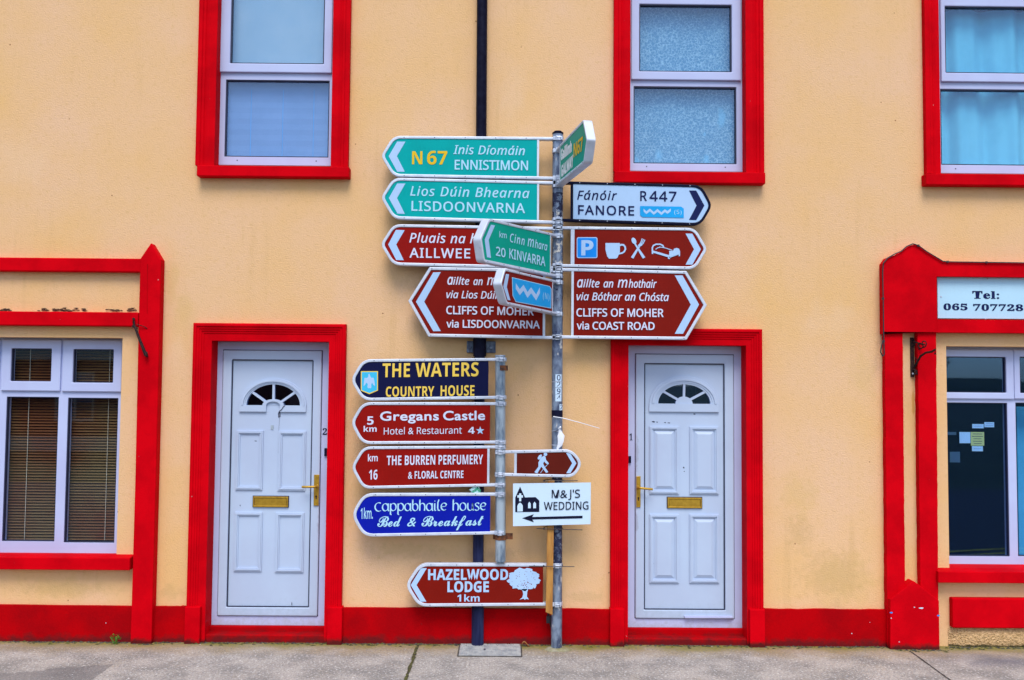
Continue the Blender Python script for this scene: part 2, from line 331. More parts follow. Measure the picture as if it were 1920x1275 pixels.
# ------------------------------------------------------------------ mesh builder
class B:
    def __init__(s): s.v, s.f = [], []
    def add(s, vs, fs):
        o = len(s.v); s.v += [tuple(v) for v in vs]; s.f += [tuple(i + o for i in f) for f in fs]
    def box(s, x0, x1, y0, y1, z0, z1):
        s.add([(x0, y0, z0), (x1, y0, z0), (x1, y1, z0), (x0, y1, z0), (x0, y0, z1), (x1, y0, z1), (x1, y1, z1), (x0, y1, z1)],
              [(0, 3, 2, 1), (4, 5, 6, 7), (0, 1, 5, 4), (1, 2, 6, 5), (2, 3, 7, 6), (3, 0, 4, 7)])
    def prism(s, poly, y0, y1):
        n = len(poly)
        s.add([(x, y0, z) for x, z in poly] + [(x, y1, z) for x, z in poly],
              [(i, (i + 1) % n, n + (i + 1) % n, n + i) for i in range(n)])
        tri = tessellate_polygon([[Vector((x, z, 0)) for x, z in poly]])
        o = len(s.v) - 2 * n
        for t in tri:
            s.f.append(tuple(o + i for i in t)); s.f.append(tuple(o + n + i for i in reversed(t)))
    def flat(s, poly, y):
        n = len(poly); o = len(s.v)
        s.v += [(x, y, z) for x, z in poly]
        for t in tessellate_polygon([[Vector((x, z, 0)) for x, z in poly]]): s.f.append(tuple(o + i for i in t))
    def ring(s, outer, inner, y0, y1, closed=True):
        n = len(outer); vs = []
        for pl, y in ((outer, y0), (inner, y0), (outer, y1), (inner, y1)): vs += [(x, y, z) for x, z in pl]
        fs = []
        for i in range(n if closed else n - 1):
            j = (i + 1) % n
            fs += [(i, j, n + j, n + i), (2 * n + i, 3 * n + i, 3 * n + j, 2 * n + j), (i, 2 * n + i, 2 * n + j, j), (n + i, n + j, 3 * n + j, 3 * n + i)]
        if not closed:
            for i in (0, n - 1): fs.append((i, n + i, 3 * n + i, 2 * n + i))
        s.add(vs, fs)
    def rring(s, x0, x1, z0, z1, w, y0, y1):
        s.ring([(x0, z0), (x1, z0), (x1, z1), (x0, z1)], [(x0 + w, z0 + w), (x1 - w, z0 + w), (x1 - w, z1 - w), (x0 + w, z1 - w)], y0, y1)
    def tube(s, pts, r, n=12, caps=True, r1=None):
        pts = [Vector(p) for p in pts]; rings = []
        up = Vector((0, 0, 1))
        for i, p in enumerate(pts):
            d = (pts[min(i + 1, len(pts) - 1)] - pts[max(i - 1, 0)]).normalized()
            a = d.cross(up) if abs(d.dot(up)) < .95 else d.cross(Vector((0, 1, 0)))
            a.normalize(); b = d.cross(a)
            rr = r if r1 is None else r + (r1 - r) * i / max(1, len(pts) - 1)
            rings.append([p + (a * math.cos(t) + b * math.sin(t)) * rr for t in [2 * math.pi * k / n for k in range(n)]])
        vs = [v for q in rings for v in q]; fs = []
        for i in range(len(pts) - 1):
            for k in range(n): fs.append((i * n + k, i * n + (k + 1) % n, (i + 1) * n + (k + 1) % n, (i + 1) * n + k))
        if caps: fs += [tuple(reversed(range(n))), tuple((len(pts) - 1) * n + k for k in range(n))]
        s.add(vs, fs)
    def board(s, x0, x1, z0, z1, holes, y0, y1):
        """slab with rectangular holes (xl,xr,zb,zt)"""
        xs = sorted({x0, x1, *[min(max(h[i], x0), x1) for h in holes for i in (0, 1)]})
        zs = sorted({z0, z1, *[min(max(h[i], z0), z1) for h in holes for i in (2, 3)]})
        inh = lambda x, z: any(h[0] < x < h[1] and h[2] < z < h[3] for h in holes)
        solid = [[not inh((xs[i] + xs[i + 1]) / 2, (zs[j] + zs[j + 1]) / 2) for j in range(len(zs) - 1)] for i in range(len(xs) - 1)]
        get = lambda i, j: 0 <= i < len(xs) - 1 and 0 <= j < len(zs) - 1 and solid[i][j]
        for i in range(len(xs) - 1):
            for j in range(len(zs) - 1):
                if not solid[i][j]: continue
                a, b, c, d = xs[i], xs[i + 1], zs[j], zs[j + 1]
                for y in (y0, y1): s.add([(a, y, c), (b, y, c), (b, y, d), (a, y, d)], [(0, 1, 2, 3)])
                if not get(i - 1, j): s.add([(a, y0, c), (a, y1, c), (a, y1, d), (a, y0, d)], [(0, 1, 2, 3)])
                if not get(i + 1, j): s.add([(b, y0, c), (b, y1, c), (b, y1, d), (b, y0, d)], [(0, 1, 2, 3)])
                if not get(i, j - 1): s.add([(a, y0, c), (b, y0, c), (b, y1, c), (a, y1, c)], [(0, 1, 2, 3)])
                if not get(i, j + 1): s.add([(a, y0, d), (b, y0, d), (b, y1, d), (a, y1, d)], [(0, 1, 2, 3)])
    def build(s, name, m, parent=None, bevel=0, smooth=False, matrix=None, label=None):
        me = bpy.data.meshes.new(name); me.from_pydata(s.v, [], s.f)
        bm = bmesh.new(); bm.from_mesh(me); bmesh.ops.remove_doubles(bm, verts=bm.verts, dist=1e-6)
        bmesh.ops.recalc_face_normals(bm, faces=bm.faces); bm.to_mesh(me); bm.free()
        me.materials.append(M[m] if isinstance(m, str) else m)
        if smooth:
            for p in me.polygons: p.use_smooth = True
            try: me.set_sharp_from_angle(angle=math.radians(40))
            except Exception: pass
        o = bpy.data.objects.new(name, me); COL.objects.link(o)
        if parent: o.parent = parent
        if matrix is not None: o.matrix_world = matrix
        if bevel:
            md = o.modifiers.new('bevel', 'BEVEL'); md.width = bevel; md.segments = 2; md.limit_method = 'ANGLE'; md.angle_limit = math.radians(35)
        if label: o['label'] = label
        return o
def tag(o, label=None, cat=None, group=None, kind=None):
    if label: o['label'] = label
    if cat: o['category'] = cat
    if group: o['group'] = group
    if kind: o['kind'] = kind
    return o
def thing(name, label, cat, loc=(0, 0, 0), rz=0, group=None):
    o = bpy.data.objects.new(name, None); COL.objects.link(o); o.location = loc; o.rotation_euler = (0, 0, rz)
    o.empty_display_size = .1
    return tag(o, label, cat, group)

# ------------------------------------------------------------------ setting: ground, road, far hill
b = B(); b.box(-400, 400, -400, 60, -1.0, -.16); tag(b.build('ground', 'grass'), kind='structure')
b = B(); b.box(-60, 60, -12.2, -2.45, -.155, -.13); tag(b.build('road', 'asphalt'), kind='structure')
b = B(); b.box(-14, 14, -2.3, .3, -.5, 0.0); tag(b.build('pavement', 'pave'), kind='structure')
b = B(); b.box(-14, 14, -2.445, -2.305, -.5, .004); tag(b.build('kerb', 'collar', bevel=.015), kind='structure')
b = B()
for k in (0, 1):
    pts = []
    for i in range(30):
        t = i / 29; x = 4.5 + 5.5 * t; y = -5.0 - k * .28 - 1.2 * math.exp(-3 * t) * -1
        pts.append((x, y))
    for i in range(29):
        (x0, y0), (x1, y1) = pts[i], pts[i + 1]
        b.add([(x0, y0 - .05, -.126), (x1, y1 - .05, -.126), (x1, y1 + .05, -.126), (x0, y0 + .05, -.126)], [(0, 1, 2, 3)])
tag(b.build('road_marking', 'roadyellow'), kind='structure')
b = B(); n = 60; vs = []
for i in range(n + 1):
    x = -320 + 640 * i / n
    h = 2.9 + .25 * math.sin(i * .9) + 2.0 * math.exp(-((x - 92) / 15) ** 2) + 4 * max(0, math.sin(-x * .02 - .4))
    vs += [(x, -150, -.3), (x, -180, max(1.2, h)), (x, -260, max(1.0, h * .9)), (x, -330, -.3)]
fs = []
for i in range(n):
    for k in range(3): fs.append((i * 4 + k, i * 4 + k + 1, i * 4 + 5 + k, i * 4 + 4 + k))
b.add(vs, fs); tag(b.build('hill', 'grass', smooth=True), kind='structure')

# pavement joints (mossy strips, wavy edges)
def joint(a, c, w, m, nseg=26, amp=.4):
    b = B(); p, q = G(*a), G(*c); d = (q - p); nrm = Vector((-d.y, d.x, 0)).normalized()
    L, R_ = [], []
    for i in range(nseg + 1):
        t = i / nseg; o = p + d * t + nrm * random.uniform(-amp, amp) * w * .6
        ww = w * random.uniform(.6, 1.25)
        L.append((o.x - nrm.x * ww, o.y - nrm.y * ww, .004)); R_.append((o.x + nrm.x * ww, o.y + nrm.y * ww, .004))
    k = nseg + 1
    b.add(L + R_, [(i, i + 1, k + i + 1, k + i) for i in range(nseg)])
    tag(b.build('pavement_joint', m), kind='structure')
joint((784, 1209), (752, 1300), .012, 'moss'); joint((1706, 1221), (1815, 1300), .0045, 'dirt')
# ------------------------------------------------------------------ the terrace
H = thing('terraced_building', 'long peach rendered two storey terrace with red trim, two white doors and shop windows', 'building')
FY = -0.035                                     # front of the moulded surrounds
W1 = RC(407, -150, 624, 311, FY); W2 = RC(1182, -145, 1398, 322, FY); W3 = RC(1761, -145, 2010, 326, FY)
D2 = RC(390.5, 639.5, 612, 1205, FY); D1 = RC(1178, 647, 1400, 1208, FY)
D2 = (D2[0], D2[1], 0.0, D2[3]); D1 = (D1[0], D1[1], 0.0, D1[3])
LS = RC(-132, 632, 224, 1044, 0.0); RS = RC(1777, 650, 2185, 1068, 0.0)
XL, XR, ZT = -7.5, 7.5, 6.2
grow = lambda r, e: (r[0] - e, r[1] + e, r[2] - e, r[3] + e)
b = B()
holes = [grow(W1, .015), grow(W2, .015), grow(W3, .015), (D2[0] - .015, D2[1] + .015, -1, D2[3] + .015), (D1[0] - .015, D1[1] + .015, -1, D1[3] + .015), LS, RS]
b.board(XL, XR, -.4, ZT, holes, 0.0, .28)
b.box(XL, XL + .28, .28, 7.0, -.4, ZT); b.box(XR - .28, XR, .28, 7.0, -.4, ZT); b.box(XL + .28, XR - .28, 6.72, 7.0, -.4, ZT)
b.build('wall', 'wall', H)
b = B(); b.prism([(-.35, ZT + .001), (3.5, ZT + 2.3), (7.35, ZT + .001)], XL - .1, XR + .1)
ro = b.build('roof', 'slate', H)
for v in ro.data.vertices: v.co = Vector((v.co.y, v.co.x, v.co.z))
b = B(); b.box(XL + .29, XR - .29, .32, 6.7, 2.86, 3.0); b.box(XL + .29, XR - .29, 2.9, 3.0, -.3, 2.85)
for x in (-1.0, 1.95): b.box(x, x + .1, .32, 2.89, -.3, 2.85)
b.box(XL + .29, XR - .29, 2.9, 3.0, 3.01, ZT - .05)
for x in (-.8, .6, 2.2): b.box(x, x + .1, .32, 2.89, 3.01, ZT - .05)
b.box(XL + .29, XR - .29, .32, 2.89, -.32, -.30)
b.build('interior_partition', 'dark', H)
# plinth, split at the doors and pilasters
def plinth(px0, px1, pyt):
    x0, x1, zb, zt = RC(px0, pyt, px1, 1205, -.03)
    b = B(); n = 14; ptop = [(x0 + (x1 - x0) * i / n, zt + random.uniform(-.003, .003)) for i in range(n + 1)]
    b.prism([(x0, -.3), (x1, -.3)] + ptop[::-1], -.03, .02)
    b.build('plinth', 'red_plinth', H, bevel=.004)
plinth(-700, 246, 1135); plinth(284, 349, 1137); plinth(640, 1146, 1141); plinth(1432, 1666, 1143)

# moulded surrounds
PROF = [(0, .02), (0, -.055), (.010, -.060), (.022, -.060), (.028, -.052), (.040, -.052), (.045, -.046), (.056, -.046), (.060, -.040), (.072, -.040), (.076, -.035), (1, -.035), (1, .14)]
PROFW = [(0, .02), (0, -.05), (.012, -.052), (.030, -.052), (.036, -.044), (.052, -.044), (.056, -.039), (.064, -.043), (.072, -.039), (.082, -.035), (1, -.035), (1, .09)]
def surround(outer, inner, prof, name='surround'):
    """profile swept up the left leg, across the head and down the right leg; t=1 is the inner edge"""
    xo0, xo1, zb, zo = outer; xi0, xi1, _, zi = inner
    rows = []
    for t, y in prof:
        f = lambda o, i: (i if t == 1 else o + (1 if i > o else -1) * min(t, abs(i - o)))
        xl, xr, z = f(xo0, xi0), f(xo1, xi1), f(zo, zi)
        rows.append([(xl, y, zb), (xl, y, z), (xr, y, z), (xr, y, zb)])
    b = B(); n = len(rows)
    b.add([p for r in rows for p in r], [(i * 4 + k, i * 4 + k + 1, i * 4 + 5 + k, i * 4 + 4 + k) for i in range(n - 1) for k in range(3)] )
    b.add([rows[i][0] for i in range(n)], [tuple(range(n))]); b.add([rows[i][3] for i in range(n)], [tuple(range(n))])
    return b.build(name, 'red', H)
def outer(px0, pyt, px1, pyb, Y=-.05): return RC(px0, pyt, px1, pyb, Y)

# ---- sash / casement windows
def win_upper(inner, frame_px, sash_px, top_pane, low_pane, label, right_open=True):
    """inner: reveal rectangle at the surround face; everything else in px at the frame plane"""
    Y = .075
    fx0, fx1, fz0, fz1 = inner[0] - .012, inner[1] + .012, RC(*frame_px, Y)[2], inner[3] + .012
    lp = RC(*low_pane, Y); tp = RC(*top_pane, Y); sp = RC(*sash_px, Y)
    tp = (tp[0], tp[1], tp[2], inner[3] - .06) if top_pane[1] < 0 else tp
    b = B(); b.board(fx0, fx1, fz0, fz1, [lp, (sp[0] + .015, sp[1] - .015, sp[2] + .015, sp[3] - .015)], Y, Y + .07)
    wdw = b.build('window', 'upvc', H, bevel=.004, label=label)
    b = B(); b.board(sp[0], sp[1], sp[2], sp[3], [tp], Y - .022, Y + .045); b.build('sash', 'upvc', wdw, bevel=.006)
    b = B()
    for p, yy in ((lp, Y + .006), (tp, Y - .012)):
        b.rring(p[0] - .001, p[1] + .001, p[2] - .001, p[3] + .001, .009, yy, yy + .03)
    b.build('seal', 'seal', wdw)
    for p, yy in ((lp, Y + .022), (tp, Y + .004)):
        b = B(); b.box(p[0] - .004, p[1] + .004, yy, yy + .006, p[2] - .004, p[3] + .004); b.build('pane', 'glass', wdw)
    for t in (.17, .84):                        # drain caps in the bottom rail
        b = B(); x = fx0 + (fx1 - fx0) * t; z = fz0 + .035; b.box(x - .004, x + .004, Y - .0015, Y + .004, z - .004, z + .004)
        b.build('drain_cap', 'seal', wdw)
    return wdw, lp, tp
o1 = outer(372, -190, 656.5, 311); surround(o1, W1, PROFW)
o2 = outer(1151.5, -190, 1432, 322); surround(o2, W2, PROFW)
o3 = outer(1734, -190, 2040, 326); surround(o3, W3, PROFW)
w1, l1, t1 = win_upper(W1, (407, -100, 624, 310, ), (415, -140, 625, 137.5), (435, -100, 610, 121), (422, 150, 617, 294.5), 'white window with pale blinds above the left door')
w2, l2, t2 = win_upper(W2, (1182, -100, 1390, 321.6), (1183, -2, 1388.5, 151.5), (1198, 10.5, 1371, 136), (1188, 162.5, 1381, 307), 'white window with patterned net curtain above the right door')
w3, l3, t3 = win_upper(W3, (1761, -100, 2010, 326), (1762, 0, 2012, 155.5), (1770, 14.5, 1995, 139), (1764, 168, 2003, 310), 'white window with cyan drapes at the upper right')
def sill(px0, pyt, px1, pyb, parent):
    x0, x1, z0, z1 = RC(px0, pyt, px1, pyb, -.08)
    b = B(); b.prism([(x0, z0), (x1, z0), (x1, z1), (x0, z1)], -.08, .085)
    o = b.build('sill', 'red', parent, bevel=.006)
sill(368.5, 311, 654.5, 331, w1); sill(1151.8, 322, 1435.5, 343, w2); sill(1736.5, 326.5, 2045, 347.5, w3)

# ---- doors
def arch_pts(cx, cz, rx, rz, a0, a1, n=24):
    return [(cx + rx * math.cos(math.radians(a0 + (a1 - a0) * i / n)), cz + rz * math.sin(math.radians(a0 + (a1 - a0) * i / n))) for i in range(n + 1)]
def door(inner, frame_bot, leaf, field, fan, hub_arch, panels, plate, handle, lever_px, number, bell, label, hinge_right):
    Y = .115
    zb = RC(500, 600, 700, frame_bot, Y)[2]
    lf = RC(*leaf, Y); fl = RC(*field, Y)
    b = B(); b.board(lf[0] + .003, lf[1] - .003, lf[2] + .003, lf[3] - .003, [fl], Y - .014, Y + .05)
    d = b.build('door', 'upvc_door', H, bevel=.007, label=label)
    b = B(); b.board(inner[0] - .012, inner[1] + .012, zb, inner[3] + .012, [lf], Y, Y + .06); b.build('door_frame', 'upvc', d, bevel=.004)
    b = B(); b.rring(lf[0] - .004, lf[1] + .004, lf[2] - .004, lf[3] + .004, .008, Y + .001, Y + .05)
    b.rring(fl[0] - .001, fl[1] + .001, fl[2] - .001, fl[3] + .001, .008, Y - .008, Y + .05); b.build('seal', 'seal', d)
    # infill board with a half-round hole built from an arch ring
    x0, x1, zf0, zf1 = RC(fan['o'][0], fan['o'][1], fan['o'][2], fan['o'][3], Y)
    gx0, gx1, gz0, gz1 = RC(fan['g'][0], fan['g'][1], fan['g'][2], fan['g'][3], Y)
    cx = (gx0 + gx1) / 2; rx, rz = (gx1 - gx0) / 2, gz1 - gz0
    YF = Y + .004
    arc = arch_pts(cx, gz0, rx, rz, 0, 180)
    poly_l = [(fl[0], fl[2]), (fl[1], fl[2]), (fl[1], gz0), (gx1, gz0)] + arc[1:13]
    top = arc[12]
    poly = [(fl[0], fl[2]), (fl[1], fl[2]), (fl[1], fl[3]), (top[0], fl[3])] + arc[:13][::-1] + [(gx0, gz0)] 
    b = B()
    b.prism([(fl[0], fl[2]), (fl[1], fl[2]), (fl[1], gz0), (fl[0], gz0)], YF, YF + .03)
    b.prism([(fl[1], gz0), (fl[1], fl[3]), (cx, fl[3])] + arc[:13][::-1], YF, YF + .03)
    b.prism([(fl[0], gz0), (fl[0], fl[3]), (cx, fl[3])] + arc[12:], YF, YF + .03)
    b.build('door_board', 'upvc_door', d)
    # arch moulding: three stepped rings and a base rail
    b = B()
    orx, orz, ocz = (x1 - x0) / 2, zf1 - gz0, gz0
    for k, (u0, u1, yy) in enumerate(((1.0, .93, -.008), (.93, .86, -.016), (.86, .80, -.009), (.80, .745, -.004))):
        f0 = lambda u: (rx + (orx - rx) * (u - .745) / .255, rz + (orz - rz) * (u - .745) / .255)
        a, c = f0(u0), f0(u1)
        b.ring(arch_pts(cx, gz0, a[0], a[1], 0, 180), arch_pts(cx, gz0, c[0], c[1], 0, 180), Y + yy, YF + .001, closed=False)
    if hub_arch:
        hx0, hx1, hz0, hz1 = RC(*fan['h'], Y); hr, hz = (hx1 - hx0) / 2, hz1 - gz0
        hcx = (hx0 + hx1) / 2
        ri = hr * .64
        b.prism([(x0, zf0), (hcx - ri, zf0)] + [(hcx - ri, gz0)] + [(hcx - hr, gz0), (x0, gz0)], Y - .012, YF + .001)
        b.prism([(hcx + ri, zf0), (x1, zf0), (x1, gz0), (hcx + hr, gz0), (hcx + ri, gz0)], Y - .012, YF + .001)
        b.ring(arch_pts(hcx, gz0, hr, hz, 0, 180), arch_pts(hcx, gz0, ri, hz * .62, 0, 180), Y - .0125, YF + .01, closed=False)
        b.prism(arch_pts(hcx, gz0, ri, hz * .62, 0, 180), Y + .003, YF + .01)
    else:
        hx0, hx1, hz0, hz1 = RC(*fan['h'], Y); hr, hz = (hx1 - hx0) / 2, hz1 - gz0; hcx = (hx0 + hx1) / 2
        b.prism([(x0, zf0), (x1, zf0), (x1, gz0), (x0, gz0)], Y - .012, YF + .001)
        b.prism(arch_pts(hcx, gz0, hr, hz, 0, 180), Y - .003, YF + .015)
    for ang in (38, 90, 142):
        a = math.radians(ang); ux, uz = math.cos(a), math.sin(a); w_ = .0085
        p0 = (hcx + hr * .9 * ux, gz0 + hz * .9 * uz); p1 = (cx + rx * 1.01 * ux, gz0 + rz * 1.01 * uz)
        b.prism([(p0[0] - uz * w_, p0[1] + ux * w_), (p0[0] + uz * w_, p0[1] - ux * w_), (p1[0] + uz * w_, p1[1] - ux * w_), (p1[0] - uz * w_, p1[1] + ux * w_)], Y - .001, YF + .014)
    b.build('fanlight_moulding', 'upvc_door', d, bevel=.0015)
    b = B(); b.prism(arch_pts(cx, gz0 - .002, rx * 1.01, rz * 1.01, 0, 180), YF + .012, YF + .018); b.build('fanlight_glass', 'glass_dark', d)
    # raised panels
    for pr in panels:
        q = RC(*pr, Y); b = B(); w_ = .026
        b.rring(q[0], q[1], q[2], q[3], .009, Y - .007, YF + .001); b.rring(q[0] + .009, q[1] - .009, q[2] + .009, q[3] - .009, .010, Y - .012, YF + .001)
        b.rring(q[0] + .019, q[1] - .019, q[2] + .019, q[3] - .019, .009, Y - .005, YF + .001)
        i0 = [(q[0] + .034, q[2] + .034), (q[1] - .034, q[2] + .034), (q[1] - .034, q[3] - .034), (q[0] + .034, q[3] - .034)]
        i1 = [(q[0] + .058, q[2] + .058), (q[1] - .058, q[2] + .058), (q[1] - .058, q[3] - .058), (q[0] + .058, q[3] - .058)]
        if not hub_arch: b.add([(x, YF - .0005, z) for x, z in i0] + [(x, Y - .008, z) for x, z in i1], [(k, (k + 1) % 4, 4 + (k + 1) % 4, 4 + k) for k in range(4)] + [(4, 5, 6, 7)])
        b.build('door_panel', 'upvc_door', d, bevel=.0012)
    q = RC(*plate, Y); b = B(); b.rring(q[0], q[1], q[2], q[3], .010, Y - .010, YF + .001)
    b.prism([(q[0] + .012, q[2] + .010), (q[1] - .012, q[2] + .010), (q[1] - .012, q[3] - .012), (q[0] + .012, q[3] - .012)], Y - .007, YF + .001)
    b.build('letter_plate', 'brass', d, bevel=.002)
    b = B(); b.box(q[0] - .005, q[1] + .005, Y - .0015, YF + .001, q[2] - .003, q[3] + .006); b.build('letter_plate_backing', 'seal', d)
    q = RC(*handle, Y - .02); b = B(); b.box(q[0], q[1], Y - .024, Y - .012, q[2], q[3])
    hx, hz_ = P(lever_px[0], lever_px[1], Y - .05).x, P(lever_px[0], lever_px[1], Y - .05).z
    ex, ez = P(lever_px[2], lever_px[3], Y - .06).x, P(lever_px[2], lever_px[3], Y - .06).z
    b.tube([(hx, Y - .02, hz_), (hx, Y - .055, hz_), (hx + (ex - hx) * .12, Y - .062, hz_ + (ez - hz_) * .1), (ex, Y - .060, ez)], .0085, 10)
    b.tube([(hx, Y - .02, hz_), (hx, Y - .034, hz_)], .014, 12)
    b.build('door_handle', 'brass', d, bevel=.0015, smooth=True)
    kx, kz = (q[0] + q[1]) / 2, q[2] + (q[3] - q[2]) * .3
    b = B(); b.tube([(kx, Y - .0245, kz), (kx, Y - .027, kz)], .007, 10); b.box(kx - .004, kx + .004, Y - .026, Y - .0245, kz - .02, kz); b.build('keyhole', 'iron', d)
    return d, Y
d2, DY = door(D2, 1173.5, (413, 656.5, 600.5, 1155), (430.5, 674.5, 584, 1138), dict(o=(449.5, 709.5, 574.5, 772), g=(462.5, 720.5, 563, 760), h=(492.5, 748.5, 532.5, 772)), True,
              [(442.5, 807, 493, 918.5), (521.5, 808, 573, 920), (439.5, 960, 491.5, 1071), (516.5, 961, 569.5, 1073)], (475, 931, 540.5, 950.5), (588.5, 890, 598, 948), (594, 912.5, 566, 913), None, None, 'white panelled door with cracked fanlight moulding, numbered 2', True)
d1, DY = door(D1, 1178.5, (1190.5, 664, 1376.3, 1160), (1207.5, 681.5, 1358.5, 1143), dict(o=(1217, 705.5, 1347.5, 772), g=(1234, 720.5, 1332, 757), h=(1266.5, 743.5, 1298.5, 757)), False,
              [(1217.5, 799, 1273, 926), (1293, 799.5, 1347.5, 926.5), (1217.5, 964, 1273, 1093), (1292.5, 964, 1348.5, 1093)], (1251.5, 933, 1315.5, 952.5), (1193, 893, 1201, 951), (1197, 914.5, 1224, 917.5), None, None, 'white panelled door with whole fanlight moulding, numbered 1', False)
surround(RC(356, 606.5, 644, 1135, -.055)[:2] + (-.05,) + RC(356, 606.5, 644, 1135, -.055)[3:], D2, PROF)
surround(RC(1145.5, 616, 1430.5, 1140, -.055)[:2] + (-.05,) + RC(1145.5, 616, 1430.5, 1140, -.055)[3:], D1, PROF)
for (a, c, t) in ((345.5, 374.5, 1138), (612.5, 641, 1139), (1143.8, 1171, 1141.5), (1406, 1435, 1143)):
    x0, x1, z0, z1 = RC(a, t, c, 1205, -.072); b = B(); b.box(x0, x1, -.072, .01, -.05, z1); b.build('surround_base_block', 'red', H, bevel=.006)
for q, y0, y1 in ((D2, 1174, 1189), (D1, 1178, 1196)):
    mx = 500 if q is D2 else 1285
    zt = P(mx, y0 - .5, .1).z; zs = P(mx, y1, .0).z
    b = B(); b.box(q[0] - .01, q[1] + .01, .085, .2, -.1, zt); b.box(q[0] - .01, q[1] + .01, -.02, .086, -.1, zs)
    b.build('threshold', 'red_plinth', H, bevel=.008)

# ---- left shop front (red pilaster, two beams, window, sill)
b = B()
def pp(pts, Y): return [(P(x, y, Y).x, P(x, y, Y).z) for x, y in pts]
b.prism(pp([(242, 1275), (282, 1275), (292, 900), (297, 700), (302, 487), (283, 455), (262.5, 485), (259, 620), (253, 900)], -.075), -.075, .01)
z = lambda px, py, Y: P(px, py, Y).z
x_l = -6.4
xe = P(265, 500, -.06).x
b.prism([(x_l, z(130, 483.5, -.06)), (xe, z(130, 483.5, -.06)), (xe, z(130, 509, -.06)), (x_l, z(130, 509, -.06))], -.06, .01)
b.prism([(x_l, z(130, 584.5, -.068)), (xe - .01, z(130, 584.5, -.068)), (xe - .01, z(130, 611, -.068)), (x_l, z(130, 611, -.068))], -.068, .01)
b.build('shop_front_trim', 'red', H, bevel=.008)
LY = .12
def shop_window(op, panes, casements, label, sill_px, yb):
    zb = P(100 if op is LS else 1850, yb, LY).z
    ps = [RC(*p, LY) for p in panes]
    cs = [RC(*c, LY) for c in casements]
    lows = [p for p, pxr in zip(ps, panes) if not any(c[0] <= p[0] and c[1] >= p[1] and c[3] >= p[3] and c[2] <= p[2] for c in cs)]
    b = B(); b.board(op[0] - .02, op[1] + .02, zb, op[3] + .02, lows + [grow(c, -.015) for c in cs], LY, LY + .07)
    wd = b.build('window', 'upvc', H, bevel=.004, label=label)
    for c in cs:
        ins = [p for p in ps if c[0] <= p[0] and c[1] >= p[1] and c[2] <= p[2] and c[3] >= p[3]]
        b = B(); b.board(c[0], c[1], c[2], c[3], ins, LY - .018, LY + .05); b.build('casement', 'upvc', wd, bevel=.006)
    b = B()
    for p in ps:
        up = p not in lows; yy = LY + (.002 if up else .014)
        b.rring(p[0] - .001, p[1] + .001, p[2] - .001, p[3] + .001, .007, yy - .008, yy + .02)
    b.build('seal', 'seal', wd)
    for p in ps:
        b = B(); yy = LY + (.008 if p not in lows else .022); b.box(p[0] - .004, p[1] + .004, yy, yy + .006, p[2] - .004, p[3] + .004); b.build('pane', 'shop_glass' if op is RS else 'glass', wd)
    x0, x1, z0, z1 = RC(*sill_px, -.09)
    x0 = x0 if op is RS else op[0] - .1; x1 = x1 if op is LS else op[1] + .1
    b = B(); m_ = LY + .02; zt2 = zb + .001
    pf = [(-.09, z0), (-.09, z1), (.0, z1 + .012), (m_, zt2), (m_, z0)]
    b.add([(x0, y, zz) for y, zz in pf] + [(x1, y, zz) for y, zz in pf], [(k, (k + 1) % 5, 5 + (k + 1) % 5, 5 + k) for k in range(5)] + [tuple(range(5)), tuple(range(5, 10))])
    b.build('sill', 'red', wd, bevel=.005)
    return wd, ps
lw_, LP = shop_window(LS, [(22.5, 653.5, 98, 715), (138.5, 655, 214, 717.5), (8, 744, 106, 1015), (123.5, 746, 218, 1017.5), (-95, 652, -20, 714), (-112, 744, -10, 1014)],
                      [(5, 637, 115.5, 733), (119, 637.5, 230, 734.5), (-110, 637, 1, 732)], 'white four light window with drawn venetian blind at the left shop', (-300, 1045, 243, 1068), 1037.5)
rw_, RP = shop_window(RS, [(1764, 669, 1884.5, 736), (1910.5, 669, 2020, 737), (1768, 755, 1891, 1043), (1906.5, 755, 2024, 1043), (2045, 669, 2150, 737), (2040, 755, 2160, 1043)],
                      [(1748, 655.5, 1899, 748), (1899.6, 655.5, 2032, 748), (2032.6, 655.5, 2170, 748)], 'white shop window with dark glass and notices at the right shop', (1759.5, 1073, 2300, 1094), 1058)
# ---- right shop front
b = B(); Y = -.075
xr = P(2600, 560, -.06).x
sh = [(1657, 626), (1656, 494), (1664, 483), (1685, 476), (1704, 462), (1714, 458), (1722, 461), (1738, 472), (1758, 485), (1768, 490), (1777, 491.5)]
head = pp(sh, Y)
zt = z(1850, 492.5, Y); z1 = z(1850, 519, Y); z2 = z(1850, 599.5, Y); z3 = z(1850, 623.5, Y)
xb = P(1757, 560, Y).x
b.prism(head + [(head[-1][0], zt), (xr, zt), (xr, z1), (xb, z1), (xb, z3), (head[0][0], z3)], Y, .01)
b.prism([(xb - .003, z2), (xr, z2), (xr, z3 - .002), (xb - .003, z3 - .002)], Y - .002, .0)
b.build('shop_fascia', 'red', H, bevel=.006)
def strip(px, pyt, pyb, w0, Y, name, m='red', jag=.0016, n=60):
    """vertical band whose edges waver like hand-cut paint; px = (top_l, top_r, bot_l, bot_r)"""
    a = [(P(px[0] + (px[2] - px[0]) * i / n, pyt + (pyb - pyt) * i / n, Y)) for i in range(n + 1)]
    c = [(P(px[1] + (px[3] - px[1]) * i / n, pyt + (pyb - pyt) * i / n, Y)) for i in range(n + 1)]
    poly = [(p.x + random.uniform(-jag, jag), p.z) for p in a] + [(p.x + random.uniform(-jag, jag), p.z) for p in reversed(c)]
    b = B(); b.prism(poly, Y, w0); return b.build(name, m, H, bevel=.002)
strip((1659, 1692.5, 1664, 1698.5), 622, 1215, .005, -.055, 'pilaster_band')
strip((1720.5, 1755.5, 1727, 1760.5), 622, 1215, .005, -.055, 'pilaster_band')
